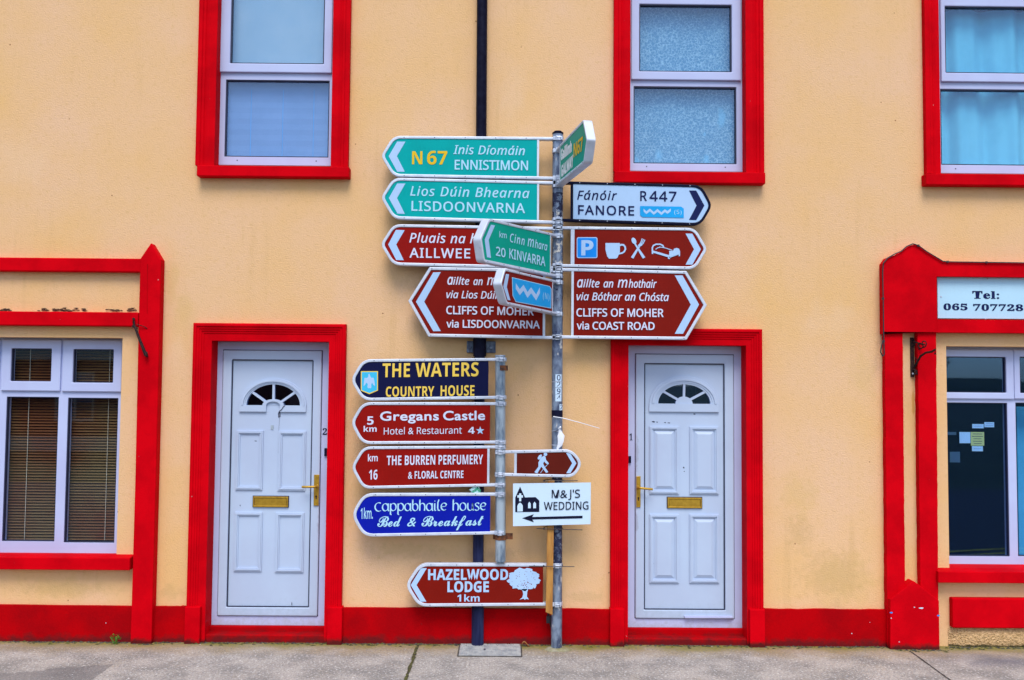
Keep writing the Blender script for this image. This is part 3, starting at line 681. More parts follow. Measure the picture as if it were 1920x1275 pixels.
b = B(); b.prism(pp([(1669, 1275), (1669.5, 1124), (1714, 1089.6), (1761, 1126), (1763, 1275)], -.10), -.10, .01); b.build('pilaster_base_block', 'red', H, bevel=.006)
x0, x1, z0, z1_ = RC(1786, 1122.5, 2400, 1178.5, -.05)
b = B(); b.prism([(x0, z0), (x1, z0), (x1, z1_), (x0, z1_)], -.05, .01); b.build('stall_riser_panel', 'red', H, bevel=.008)
x0, x1, z0, z1_ = RC(1780, 1179, 2400, 1212, -.02)
b = B(); n = 60
vs = []
for i in range(n + 1):
    for j in range(8):
        t = j / 7; vs.append((x0 + (x1 - x0) * i / n, -.004 - .02 * (1 - (2 * t - 1) ** 4) * min(1, i / 4) + random.uniform(-.004, .004), -.02 + (z1_ + .02) * t))
b.add(vs, [(i * 8 + j, (i + 1) * 8 + j, (i + 1) * 8 + j + 1, i * 8 + j + 1) for i in range(n) for j in range(7)])
b.build('roughcast_base', 'roughcast', H, smooth=True)

# ---- rainwater pipe
pt, pb = P(905, -120, -.055), P(895.5, 1206, -.055)
def pipe_at(py): 
    t = (py + 120) / 1326; q = pt.lerp(pb, t); r = P(895 + (905 - 895) * (1206 - py) / 1206, py, -.055); return Vector((q.x, -.055, r.z))
b = B(); b.tube([pipe_at(-120), pipe_at(646)], .0385, 20); b.tube([pipe_at(632), pipe_at(668)], .047, 20)
b.tube([pipe_at(-60), pipe_at(-35)], .046, 20)
dp = b.build('rainwater_pipe', 'pipe', H, smooth=True)
b = B(); b.tube([pipe_at(646.5), Vector((pb.x, -.055, .003))], .0385, 20); b.tube([pipe_at(1140), Vector((pb.x, -.055, .0))], .0435, 20)
b.build('lower_length', 'pipe_low', dp, smooth=True)
b = B(); q = pipe_at(652)
b.box(q.x - .095, q.x + .115, -.022, .002, q.z - .035, q.z + .05); b.tube([q + Vector((.08, .03, .0)), q + Vector((.08, .0, 0))], .010, 8); b.tube([q + Vector((-.07, .03, .0)), q + Vector((-.07, .0, 0))], .010, 8)
b.build('pipe_bracket', 'galv', dp, bevel=.01)

# ---- door numbers, bells, paint flakes
def font_str(s, kind):
    base = {'sb': (0x1D5D4, 0x1D5EE, 0x1D7EC), 'sbi': (0x1D63C, 0x1D656, 0x1D7EC), 's': (0x1D5A0, 0x1D5BA, 0x1D7E2), 'si': (0x1D608, 0x1D622, 0x1D7E2), 'bs': (0x1D4D0, 0x1D4EA, 0x1D7CE), 'b': (0x1D400, 0x1D41A, 0x1D7CE)}
    if kind not in base: return s
    B0 = base[kind]; out = ''
    for c in s:
        if 'A' <= c <= 'Z': out += chr(B0[0] + ord(c) - 65)
        elif 'a' <= c <= 'z': out += chr(B0[1] + ord(c) - 97)
        elif '0' <= c <= '9': out += chr(B0[2] + ord(c) - 48)
        else: out += c
    return out
def text_geo(s, kind, off=0.0, sp=1.0):
    cu = bpy.data.curves.new('t', 'FONT'); cu.body = font_str(s, kind); cu.offset = off; cu.space_character = sp; cu.resolution_u = 4
    ob = bpy.data.objects.new('t', cu); COL.objects.link(ob)
    dg = bpy.context.evaluated_depsgraph_get()
    me = bpy.data.meshes.new_from_object(ob.evaluated_get(dg))
    vs = [(v.co.x, v.co.y) for v in me.vertices]; fs = [tuple(p.vertices) for p in me.polygons]
    bpy.data.objects.remove(ob); bpy.data.curves.remove(cu); bpy.data.meshes.remove(me)
    return vs, fs
_cap = {}
def cap_of(kind, off):
    if (kind, off) not in _cap:
        vs, _ = text_geo('H', kind, off); _cap[(kind, off)] = (max(v[1] for v in vs), min(v[1] for v in vs))
    return _cap[(kind, off)]
ACC = {'á': 'a', 'í': 'i', 'ó': 'o', 'ú': 'u', 'é': 'e'}
def fit_text(s, kind, width, cap, off=0.0, spread=.8):
    """outline of s scaled to width x cap height, origin at baseline left"""
    plain = ''.join(ACC.get(c, c) for c in s)
    hi, lo = cap_of(kind, off); ch = hi
    sp = 1.0
    vs, fs = text_geo(plain, kind, off, sp)
    a, c = min(v[0] for v in vs), max(v[0] for v in vs)
    k = (width / cap) / ((c - a) / ch)
    if k > 1.02 and len(plain) > 2 and spread:
        sp = 1 + min(.35, (k - 1) * spread); vs, fs = text_geo(plain, kind, off, sp); a, c = min(v[0] for v in vs), max(v[0] for v in vs)
    sx, sy = width / (c - a), cap / ch
    vs = list(vs); fs = list(fs)
    for i, chh in enumerate(s):
        if chh in ACC:
            pv, _ = text_geo(plain[:i + 1], kind, off, sp); one, _ = text_geo(plain[i], kind, off)
            rgt = max(v[0] for v in pv); wd = max(v[0] for v in one) - min(v[0] for v in one)
            mx = rgt - wd / 2; zt = .60 if chh != 'í' else .60
            sh = .06 if kind in ('sbi', 'si') else 0
            q = len(vs); vs += [(mx + sh - .03, zt), (mx + sh + .06, zt), (mx + sh + .17, zt + .15), (mx + sh + .05, zt + .15)]; fs.append((q, q + 1, q + 2, q + 3))
    return [((x - a) * sx, y * sy) for x, y in vs], fs
for s, px0, px1, yb, yt, dd in (('2', 604.8, 613.5, 815, 803.5, d2), ('1', 1180.2, 1186, 825.5, 813.5, d1)):
    a, c = P(px0, yb, DY - .002), P(px1, yt, DY - .002)
    vs, fs = fit_text(s, 'b', c.x - a.x, c.z - a.z)
    b = B(); b.add([(a.x + x, DY - .003, a.z + y) for x, y in vs], fs); b.build('door_number', 'black', dd)
for px0, y0, y1, dd in ((608.5, 840, 855, d2), (1178, 855, 868, d1)):
    a, c = P(px0, y1, DY), P(px0 + 5, y0, DY); b = B(); b.box(a.x, c.x, DY - .016, DY + .002, a.z, c.z); b.build('bell_push', 'black', dd, bevel=.003)
# cracked corner of the left fanlight moulding, and a hairline below it
def ribbon(pts, w0, y, w1=None):
    """flat ribbon along 2-D points"""
    out = []
    n = len(pts)
    for i in range(n):
        p0, p1 = pts[max(i - 1, 0)], pts[min(i + 1, n - 1)]
        dx, dz = p1[0] - p0[0], p1[1] - p0[1]; L = math.hypot(dx, dz) or 1
        ww = (w0 if w1 is None else w0 + (w1 - w0) * i / max(1, n - 1)) / 2
        out.append(((pts[i][0] - dz / L * ww, pts[i][1] + dx / L * ww), (pts[i][0] + dz / L * ww, pts[i][1] - dx / L * ww)))
    vs = [(q[0], y, q[1]) for pr in out for q in pr]
    return vs, [(2 * i, 2 * i + 1, 2 * i + 3, 2 * i + 2) for i in range(n - 1)]
b = B()
b.add(*ribbon(pp([(524, 771), (528, 768), (531, 763), (534, 761)], DY - .0145), .006, DY - .0145))
b.add(*ribbon(pp([(524, 771), (522, 776), (523, 783), (525, 781), (524.5, 772)], DY + .0015), .007, DY + .0015))
b.add(*ribbon(pp([(524.5, 783), (523, 800), (522, 830), (521.5, 850)], DY + .002), .0015, DY + .002))
b.build('crack', 'seal', d2)
b = B(); b.prism(pp([(508, 797), (513, 797.5), (512.5, 806), (507.5, 805)], DY - .0), DY - .0005, DY + .006); b.build('lock_cover', 'galv_light', d2)
b = B()
for px, py, w_, h_ in ((1225, 791, 3.4, 1.6), (1232, 791.5, 2, 1), (1247, 792.5, 2.2, 1), (1254, 793, 3, 1), (1302, 776.5, 2.4, 1.3), (1282, 877, 1.5, 2), (1283, 884, 1.2, 1), (1228, 1057, 3, .8), (1330, 1010, 1, 4)):
    q = pp([(px - w_, py), (px - w_ * .3, py - h_), (px + w_, py - h_ * .4), (px + w_ * .6, py + h_)], DY); b.flat(q, DY + .0032)
b.build('scuff_mark', 'seal', d1)
b = B()
for px, py, w_, h_ in ((479, 827, 2.6, .9), (450, 948, .8, 2), (547, 1133, .8, 5)):
    q = pp([(px - w_, py), (px - w_ * .3, py - h_), (px + w_, py - h_ * .4), (px + w_ * .6, py + h_)], DY); b.flat(q, DY + .0032)
b.build('scuff_mark', 'seal', d2)
b = B(); b.prism(pp([(1283, 1155), (1374, 1155.5), (1374, 1159.5), (1285, 1159.5)], DY - .03), DY - .03, DY - .013); b.build('weather_bar', 'upvc', d1, bevel=.002)
b = B()
for i in range(70):
    x = random.choice((random.uniform(68, 165), random.uniform(90, 165), random.uniform(0, 20), random.uniform(203, 258))); q = P(x, 583 - abs(random.gauss(0, 2.6)), -.004)
    r = random.uniform(.004, .016)
    pl = [(q.x + r * 1.8 * math.cos(t) * random.uniform(.5, 1.2), q.z + r * .5 * math.sin(t) * random.uniform(.5, 1.2)) for t in [k * math.pi / 4 for k in range(8)]]
    b.flat(pl, -.003 - i * .0001)
b.build('peeling_paint', 'peel', H)
b = B(); b.add(*ribbon(pp([(276.5, 495), (276, 588)], -.076), .006, -.0758)); b.build('drawn_groove', 'red_plinth', H)  # incised groove's dark line painted as a flat ribbon in deeper red
for px, py, w_, h_, m_ in ((1671, 1148.5, 3.2, 1.8, 'pblue'), (1759.5, 1154, 3, 1.8, 'pblue'), (1727, 1140, 5, 1.6, 'board'), (1714.5, 1138.5, 1.6, .8, 'board'), (1686, 1203.5, 1, 1, 'board'), (1671, 1159, 1, 1.2, 'board')):
    b = B(); b.flat(pp([(px - w_, py), (px - w_ * .5, py - h_ * .6), (px + w_ * .6, py - h_ * .7), (px + w_, py), (px + w_ * .4, py + h_), (px - w_ * .4, py + h_ * .8)], -.1012), -.1012)
    b.build('paint_chip', m_, H)
for px, py in ((635, 1060), (1634, 1169), (1246, 1205), (195, 1170), (505, 1199), (1600, 1190)):
    b = B(); r = random.uniform(.5, 1.2); b.flat(pp([(px - r, py), (px, py - r), (px + r, py), (px + .2, py + r * .8)], -.0625), -.0625 if 285 > px or px > 1440 else -.0305)
    if px in (195, 1634, 1600): b.v = [(x, -.0312, z_) for x, y_, z_ in b.v]; b.build('paint_chip', 'board', H)
# ------------------------------------------------------------------ poles
def lerp2(a, c, t): return (a[0] + (c[0] - a[0]) * t, a[1] + (c[1] - a[1]) * t)
PY, PR = -.125, .0385
mp_t, mp_b = P(1046, 252, PY), P(1043.5, 1212, PY); mp_b.z = 0
MP = thing('sign_post', 'tall weathered grey steel post between the doors carrying most of the signs', 'post', (mp_b.x, PY, 0))
b = B(); d_ = mp_t - mp_b
b.tube([Vector((0, 0, -.02)), Vector((d_.x, 0, mp_t.z))], PR, 28)
b.build('pole', 'galv', MP, smooth=True)
b = B(); b.tube([Vector((d_.x, 0, mp_t.z)), Vector((d_.x, 0, mp_t.z + .012))], PR + .002, 24); b.tube([Vector((d_.x, 0, mp_t.z + .012)), Vector((d_.x, 0, mp_t.z + .022))], PR - .01, 24); b.build('pole_cap', 'pipe', MP, smooth=True)
def mp_x(z_): return d_.x * z_ / mp_t.z
b = B()
z0, z1_ = P(1044, 782, PY).z, P(1044, 769, PY).z
b.tube([(mp_x(z0), 0, z0), (mp_x(z1_), 0, z1_)], PR + .0015, 28, caps=False); b.build('tape_band', 'black', MP, smooth=True)
b = B()
for py in (716, 808, 834):
    zz = P(1044, py, PY).z; b.tube([(mp_x(zz), 0, zz - .003), (mp_x(zz), 0, zz + .003)], PR + .002, 28, caps=False)
b.build('strap', 'clamp', MP, smooth=True)
for i, (s, y0, y1, xo) in enumerate((('0', 702, 714.5, 0), ('2', 715, 726.5, 0), ('9', 727.5, 739.5, 0), ('4', 740, 752.5, 0), ('2', 757.5, 769, 5.2))):
    zz0, zz1 = P(1046, y1, PY).z, P(1046, y0, PY).z; zc = (zz0 + zz1) / 2
    a0 = math.asin(max(-1, min(1, ((1046.8 + xo - 1044.7) / 257) / PR))); hw = .046 / PR / 2
    if xo: hw *= .75
    b = B(); n = 8
    arc = [(a0 - hw + 2 * hw * k / n) for k in range(n + 1)]
    rr = PR + .0012
    b.add([(mp_x(zc) + rr * math.sin(t), -rr * math.cos(t), zz) for t in arc for zz in (zz0, zz1)], [(2 * k, 2 * k + 2, 2 * k + 3, 2 * k + 1) for k in range(n)])
    st = b.build('number_sticker', 'board', MP)
    vs, fs = fit_text(s, 's', .026, (zz1 - zz0) * .78, .012)
    rr = PR + .0022
    b = B(); b.add([(mp_x(zc) + rr * math.sin(a0 + (x - .013) / PR), -rr * math.cos(a0 + (x - .013) / PR), zz0 + (zz1 - zz0) * .12 + y) for x, y in vs], fs); b.build('digit', 'ink', st)
SY, SR = -.165, .036
sp_t, sp_b = P(938, 668, SY), P(938.5, 1052, SY)
SP = thing('short_sign_post', 'short galvanised tube held off the wall by a rusty bracket, ending in mid air', 'post', (sp_b.x, SY, sp_b.z))
b = B(); b.tube([(0, 0, 0), (sp_t.x - sp_b.x, 0, sp_t.z - sp_b.z)], SR, 28); b.tube([(0, 0, -.012), (0, 0, .0)], SR - .008, 20); b.build('pole', 'galv_light', SP, smooth=True)
b = B(); b.tube([(sp_t.x - sp_b.x, 0, sp_t.z - sp_b.z), (sp_t.x - sp_b.x, 0, sp_t.z - sp_b.z + .008)], SR + .002, 24); b.build('pole_cap', 'clamp', SP, smooth=True)
b = B()
for py in (1007, 690):
    zc = P(938, py, SY).z - sp_b.z
    if py == 1007: b.box(-.055, .085, SR + .002, SR + .010, zc - .022, zc + .022)
    b.box(-.012, .012, SR - .004, -SY + .002, zc - .015, zc + .015)
    b.tube([(0, 0, zc - .018), (0, 0, zc + .018)], SR + .004, 20, caps=False)
b.build('wall_bracket', 'rust', SP, bevel=.003)

# ------------------------------------------------------------------ finger signs
SCALE = 1912 / 360.0
def crop(ox, oy): return lambda x, y: (ox + x / SCALE, oy + y / SCALE)
C1, C2, C3, C4 = crop(700, 210), crop(1000, 200), crop(700, 400), crop(1000, 410)
C5, C6, C7, C8 = crop(640, 640), crop(640, 820), crop(880, 820), crop(740, 1030)
FD0, FD1 = -.028, .022                          # frame front / back, panel just behind the front
class Sign:
    def __init__(s, name, label, origin, yaw, C, front=0.0):
        s.C = C; s.yaw = yaw; s.O = Vector((origin[0], origin[1], 0)); s.front = front
        s.ux = Vector((math.cos(yaw), math.sin(yaw), 0)); s.n = Vector((math.sin(yaw), -math.cos(yaw), 0))
        s.lift = 0
        z0 = s.pt0(C)
        s.root = thing(name, label, 'sign', (s.O.x, s.O.y, 0), yaw, 'signs on the short post' if abs(s.O.x - sp_b.x) < .05 else 'signs on the tall post')
        s.yf = FD0 + .006
    def pt0(s, C): return 0
    def S(s, x, y, raw=False):
        """crop coordinates -> local (x, z) on the sign face"""
        px, py = (x, y) if raw else s.C(x, y)
        r = ray(px, py); o = s.O + s.n * 0.022
        t = (o - CAM).dot(s.n) / r.dot(s.n); q = CAM + r * t - s.O
        return (q.dot(s.ux), q.z)
    def pts(s, L): return [s.S(*p) for p in L]
    def rounded(s, L, rad, n=5):
        out = [L[0]]
        for i in range(1, len(L) - 1):
            r = rad[i] if isinstance(rad, (list, tuple)) else rad
            if r <= 0: out.append(L[i]); continue
            p, a, c = Vector(L[i]), Vector(L[i - 1]), Vector(L[i + 1])
            r0 = min(r * .62, (a - p).length * .45, (c - p).length * .45)
            A, Cc = p + (a - p).normalized() * r0, p + (c - p).normalized() * r0
            for k in range(n + 1):
                t = k / n; out.append(tuple(A * (1 - t) ** 2 + p * 2 * t * (1 - t) + Cc * t * t))
        out.append(L[-1]); return out
    def offset(s, L, w):
        """offset an open polyline to its inner side"""
        n = len(L); cx = sum(p[0] for p in L) / n; cz = sum(p[1] for p in L) / n
        segs = []
        for i in range(n - 1):
            dx, dz = L[i + 1][0] - L[i][0], L[i + 1][1] - L[i][1]; q = math.hypot(dx, dz) or 1e-9
            segs.append((-dz / q, dx / q))
        mid = L[0][0] + (L[1][0] - L[0][0]) / 2, L[0][1] + (L[1][1] - L[0][1]) / 2
        sg = 1 if (cx - mid[0]) * segs[0][0] + (cz - mid[1]) * segs[0][1] > 0 else -1
        out = []
        for i in range(n):
            a = segs[max(i - 1, 0)]; c = segs[min(i, n - 2)]
            mx, mz = a[0] + c[0], a[1] + c[1]; q = math.hypot(mx, mz) or 1e-9; mx /= q; mz /= q
            k = w / max(.35, mx * a[0] + mz * a[1])
            out.append((L[i][0] + sg * mx * k, L[i][1] + sg * mz * k))
        return out
    def frame(s, outline, rad, w, m, clampx=(True, True), pole_r=PR, end=None, panel='green', strip=None, depth=None):
        """outline: open polyline in crop coords from the pole end of one rail round the tip to the other"""
        L = s.rounded(s.pts(outline), rad); I = s.offset(L, w)
        f0, f1 = depth or (FD0, FD1)
        b = B(); b.ring(L, I, f0, f1, closed=False); b.build('frame', m, s.root, bevel=.004)
        # rivets along the rails, one object each
        rv = None
        for (p, q) in ((L[0], L[1]), (L[-1], L[-2])):
            for t in [.18 + .2 * k for k in range(5)]:
                x, z_ = lerp2(p, q, t); dz = (-w / 2 if p is L[0] else w / 2) * (1 if L[0][1] > L[-1][1] else -1)
                if rv is None:
                    b = B(); b.tube([(0, f0 + .001, 0), (0, f0 - .0015, 0)], .0032, 8)
                    rv = b.build('rivet', 'seal' if m != 'blackframe' else 'clamp', s.root); o = rv
                else: o = rv.copy(); COL.objects.link(o); o.parent = s.root
                o.location = (x, 0, z_ + dz)
        ex = s.S(*end)[0]                       # panel = inner outline clipped at the pole end
        body = I[1:-1]
        def at(p, q): t = (ex - p[0]) / (q[0] - p[0]); return lerp2(p, q, t)
        e0, e1 = at(I[0], I[1]), at(I[-1], I[-2])
        poly = [e0] + body + [e1]
        exp = [(x + (x > 1e9), z_) for x, z_ in poly]
        b = B(); b.prism(exp, s.yf, s.yf + .004); b.build('panel', panel, s.root)
        if strip:
            dx = (.014 if e0[0] < body[0][0] else -.014) * strip
            b = B(); b.prism([e0, (e0[0] + dx, e0[1]), (e1[0] + dx, e1[1]), e1], s.yf - .004, s.yf + .008); b.build('end_strip', m, s.root)
        s.I = I
        # clamps round the post
        for k, (p, q) in enumerate(((L[0], I[0]), (L[-1], I[-1]))):
            zc = (p[1] + q[1]) / 2
            b = B(); R_ = pole_r + .0035
            b.tube([(s.px_off, 0, zc - .014), (s.px_off, 0, zc + .014)], R_, 24, caps=True)
            sx = 1 if p[0] > s.px_off else -1
            Rm = Matrix.Rotation(-s.yaw, 3, 'Z')
            c0 = len(b.v)
            b.box(-.015, .015, -R_ - .014, -R_ + .006, -.0165, .0165); b.box(.018, .030, -R_ - .010, -R_ + .02, -.013, .013); b.box(-.036, -.018, -R_ + .000, -R_ + .024, -.014, .014)
            b.tube([(-.012, -R_ - .014, .002), (.022, -R_ - .014, .002)], .004, 8)
            for i in range(c0, len(b.v)):
                v = Rm @ Vector(b.v[i]); b.v[i] = (v.x + s.px_off, v.y, v.z + zc)
            # arm from the clamp to the rail
            x0, x1 = sorted((s.px_off + sx * (pole_r - .002), p[0] + sx * .004))
            b.box(x0, x1, -.012, .012, zc - .009, zc + .009)
            b.build('clamp', 'clamp', s.root, bevel=.0015, smooth=True)
    px_off = 0.0
    def nl(s): s.lift += 1; return s.yf - .0012 - .0004 * s.lift
    def poly(s, L, m, name='symbol', parent=None):
        y = s.nl(); b = B(); b.prism(s.pts(L), y, y + .0003); return b.build(name, m, parent or s.root)
    def polys(s, LL, m, name='symbol', strokes=()):
        y = s.nl(); b = B()
        for L in LL: b.prism(s.pts(L), y, y + .0003)
        for L, w0, w1 in strokes:
            y -= .00012
            b.add(*ribbon(s.pts(L), w0 / SCALE / 257, y, w1 / SCALE / 257))
        return b.build(name, m, s.root)
    def circle(s, x, y, rx, ry=None, n=20, rot=0):
        ry = ry or rx; c, d = math.cos(rot), math.sin(rot)
        return [(x + rx * math.cos(t) * c - ry * math.sin(t) * d, y + rx * math.cos(t) * d + ry * math.sin(t) * c) for t in [2 * math.pi * k / n for k in range(n)]]
    def text(s, body, kind, x0, y0, x1, y1, cap, m, off=0.0, shear=0.0, spread=.8, strike=0.0):
        """crop coords of baseline left, baseline right, cap height"""
        a, c, t = s.S(x0, y0), s.S(x1, y1), s.S(x0, y0 - cap)
        width = math.hypot(c[0] - a[0], c[1] - a[1]); ch = abs(t[1] - a[1])
        vs, fs = fit_text(body, kind, width, ch, off, spread)
        ux = ((c[0] - a[0]) / width, (c[1] - a[1]) / width)
        y = s.nl(); b = B()
        for i, (dx, dz) in enumerate(((0, 0), (1, 0), (-1, 0), (0, 1), (0, -1), (.7, .7), (-.7, .7), (.7, -.7), (-.7, -.7))[:9 if strike else 1]):
            b.add([(a[0] + ux[0] * x + shear * z_ + dx * strike, y - i * .00003, a[1] + ux[1] * x + z_ + dz * strike) for x, z_ in vs], fs)
        return b.build('lettering', m, s.root)

def mpx(py): zz = P(1045, py, PY).z; return (mp_b.x + mp_x(zz), PY)
def spx(py): return (938.0, SY)
spo = ((sp_t.x + sp_b.x) / 2, SY)
G_ = 'signs on the tall post'; G2 = 'signs on the short post'

# 1 green, top left
s = Sign('direction_sign', 'topmost green finger sign pointing left with large yellow N 67', mpx(292), 0, C1)
s.frame([(1795, 250), (200, 238), (75, 438), (200, 645), (1795, 673)], [0, .09, .06, .09, 0], .0205, 'alu', end=(1650, 400), panel='green', strip=1)
s.poly([(238, 295), (320, 295), (235, 440), (313, 595), (238, 595), (153, 440)], 'paleblue', 'arrow')
s.text('N', 'sb', 385, 521, 488, 521, 130, 'yellow'); s.text('67', 'sb', 535, 522, 735, 524, 134, 'yellow')
s.text('Inis Díomáin', 'si', 798, 418, 1508, 430, 86, 'lett_g', strike=.0011); s.text('ENNISTIMON', 's', 812, 572, 1538, 580, 93, 'lett_g', strike=.0017)
# 2 green, second
s = Sign('direction_sign', 'green finger sign pointing left reading LISDOONVARNA, second from the top', mpx(372), 0, C1)
s.frame([(1795, 692), (200, 655), (75, 852), (200, 1066), (1795, 1111)], [0, .09, .06, .09, 0], .0205, 'alu', end=(1650, 900), panel='green', strip=1)
s.poly([(238, 712), (320, 712), (236, 857), (314, 1015), (240, 1012), (155, 857)], 'paleblue', 'arrow')
s.text('Lios Dúin Bhearna', 'si', 368, 832, 1553, 857, 92, 'lett_g', strike=.0011); s.text('LISDOONVARNA', 's', 382, 982, 1508, 1006, 94, 'lett_g', strike=.0017)
# 3 brown, behind the angled green one
s = Sign('direction_sign', 'brown left pointing sign partly hidden behind the angled green sign', mpx(460), 0, C3)
s.frame([(1795, 136), (200, 108), (72, 310), (195, 517), (1795, 556)], [0, .09, .06, .09, 0], .0205, 'alu', end=(1650, 300), panel='brown2', strip=1)
s.poly([(225, 165), (312, 168), (228, 310), (303, 467), (228, 465), (148, 310)], 'paleblue', 'arrow')
s.text('Pluais na', 'si', 360, 289, 917, 298, 92, 'white', strike=.0011); s.text('hAille', 'si', 963, 298, 1420, 306, 92, 'white', strike=.0011)
s.text('AILLWEE', 's', 362, 440, 963, 447, 93, 'white', strike=.0017); s.text('CAVE', 's', 1020, 448, 1400, 455, 93, 'white', strike=.0017)
# 4 big brown left
s = Sign('direction_sign', 'tall brown cliffs sign pointing left beside the post', mpx(568), 0, C3)
s.frame([(1795, 556), (560, 535), (348, 873), (548, 1228), (1795, 1252)], 0, .0215, 'alu', end=(1712, 900), panel='brown', strip=1.2)
s.poly([(597, 588), (672, 585), (507, 880), (672, 1172), (597, 1174), (425, 880)], 'paleblue', 'arrow')
s.text('ɑ', 'x', 735, 708, 782, 709, 92, 'white', shear=.15, strike=.0018); s.text('illte', 'si', 795, 709, 955, 711, 72, 'white', strike=.0011); s.text('an', 'si', 998, 713, 1088, 714, 72, 'white', strike=.0011); s.text('m', 'si', 1133, 713, 1225, 714, 98, 'white', strike=.0011); s.text('hothair', 'si', 1240, 714, 1520, 720, 74, 'white', strike=.0011)
s.text('via Lios Dúin Bhearna', 'si', 728, 843, 1655, 858, 72, 'white', strike=.0011)
s.text('CLIFFS OF MOHER', 's', 728, 1002, 1595, 1016, 78, 'white', strike=.0017)
s.text('via', 's', 730, 1136, 848, 1137, 72, 'white', strike=.0017); s.text('LISDOONVARNA', 's', 892, 1137, 1655, 1146, 74, 'white', strike=.0017)
# 5 big brown right
s = Sign('direction_sign', 'tall brown cliffs sign pointing right, via coast road', mpx(572), 0, C4)
s.frame([(215, 490), (1525, 522), (1728, 861), (1525, 1206), (215, 1192)], 0, .0215, 'alu', end=(378, 860), panel='brown', strip=1.2)
s.poly([(1408, 565), (1485, 565), (1650, 855), (1490, 1146), (1408, 1146), (1568, 855)], 'paleblue', 'arrow')
s.text('ɑ', 'x', 433, 683, 482, 683, 95, 'white', shear=.15, strike=.0018); s.text('illte', 'si', 497, 683, 658, 684, 76, 'white', strike=.0011); s.text('an', 'si', 700, 684, 795, 685, 76, 'white', strike=.0011); s.text('m', 'si', 840, 685, 935, 686, 102, 'white', strike=.0011); s.text('hothair', 'si', 950, 686, 1226, 689, 78, 'white', strike=.0011)
s.text('via Bóthar an Chósta', 'si', 430, 812, 1348, 820, 76, 'white', strike=.0011)
s.text('CLIFFS OF MOHER', 's', 430, 973, 1294, 978, 78, 'white', strike=.0017)
s.text('via', 's', 433, 1101, 552, 1102, 74, 'white', strike=.0017); s.text('COAST ROAD', 's', 590, 1103, 1205, 1107, 74, 'white', strike=.0017)
# 6 brown with symbols
s = Sign('symbol_sign', 'brown right pointing sign with parking, cup, cutlery and bed symbols', mpx(466), 0, C4)
s.frame([(215, 76), (1610, 92), (1732, 303), (1610, 506), (215, 480)], [0, .09, .05, .09, 0], .0205, 'alu', end=(372, 300), panel='brown', strip=1.9)
s.poly([(1515, 148), (1583, 150), (1668, 305), (1583, 458), (1515, 458), (1600, 305)], 'paleblue', 'arrow')
def rrect(x0, y0, x1, y1, r):
    out = []
    for cx, cy, a in ((x1 - r, y0 + r, -90), (x1 - r, y1 - r, 0), (x0 + r, y1 - r, 90), (x0 + r, y0 + r, 180)):
        out += [(cx + r * math.cos(math.radians(a + k * 22.5)), cy + r * math.sin(math.radians(a + k * 22.5))) for k in range(5)]
    return out
s.poly(rrect(432, 185, 638, 393, 18), 'paleblue'); s.poly(rrect(440, 193, 630, 385, 12), 'pblue')
s.text('P', 'sb', 477, 364, 598, 364, 150, 'paleblue', off=.012)
s.polys([[(718, 243), (861, 243), (862, 330), (838, 388), (824, 398), (752, 398), (735, 375), (718, 310)]], 'paleblue', strokes=[([(856, 270), (875, 260), (897, 262), (913, 280), (916, 305), (905, 328), (885, 342), (850, 350)], 18, 16)])
s.polys([s.circle(1001, 222, 22, 34, rot=-.45)], 'paleblue', strokes=[([(1008, 245), (1040, 295), (1065, 335), (1102, 392)], 14, 27), ([(983, 392), (1030, 315), (1062, 268)], 27, 14), ([(1052, 265), (1072, 232), (1083, 198)], 9, 8), ([(1058, 270), (1082, 240), (1097, 204)], 9, 8), ([(1062, 274), (1092, 248), (1111, 210)], 9, 8), ([(1043, 268), (1082, 262)], 16, 16)])
s.polys([[(1352, 320), (1390, 322), (1400, 300), (1425, 292), (1450, 300), (1460, 325), (1460, 372), (1448, 376), (1446, 358), (1352, 392)], [(1338, 372), (1358, 372), (1358, 402), (1340, 400)]], 'paleblue',
        strokes=[([(1186, 352), (1184, 290), (1195, 268), (1220, 256), (1262, 255), (1288, 268), (1298, 288)], 14, 14), ([(1182, 326), (1345, 374)], 20, 22), ([(1216, 306), (1240, 290), (1262, 286)], 8, 7), ([(1255, 282), (1310, 292), (1385, 316)], 7, 7), ([(1345, 372), (1450, 345)], 20, 16)])
# 7 white on black
s = Sign('direction_sign', 'white sign with black frame pointing right reading FANORE', mpx(384), 0, C2)
s.frame([(215, 740), (1672, 780), (1782, 985), (1668, 1184), (215, 1138)], [0, .1, .07, .1, 0], .0185, 'blackframe', end=(370, 960), panel='paleblue', strip=1.35)
s.poly([(1550, 835), (1622, 835), (1703, 985), (1622, 1130), (1550, 1128), (1625, 985)], 'ink', 'arrow')
s.text('Fánóir', 'si', 437, 925, 832, 931, 88, 'ink', strike=.0011); s.text('R', 's', 1066, 936, 1128, 937, 94, 'ink', strike=.0017); s.text('447', 's', 1158, 938, 1423, 945, 96, 'ink', strike=.0017)
s.text('FANORE', 's', 447, 1073, 1002, 1083, 90, 'ink', strike=.0017)
s.poly([(1062, 990), (1470, 996), (1497, 1015), (1497, 1108), (1085, 1100), (1062, 1080)], 'sky_blue')
zz = [(1097, 1032), (1125, 1058), (1160, 1030), (1198, 1065), (1236, 1035), (1274, 1067), (1308, 1038), (1335, 1055), (1368, 1030)]
s.poly([(x, y - 15) for x, y in zz] + [(x, y + 13) for x, y in reversed(zz)], 'paleblue')
s.text('(S)', 's', 1402, 1068, 1476, 1069, 40, 'lett_g')

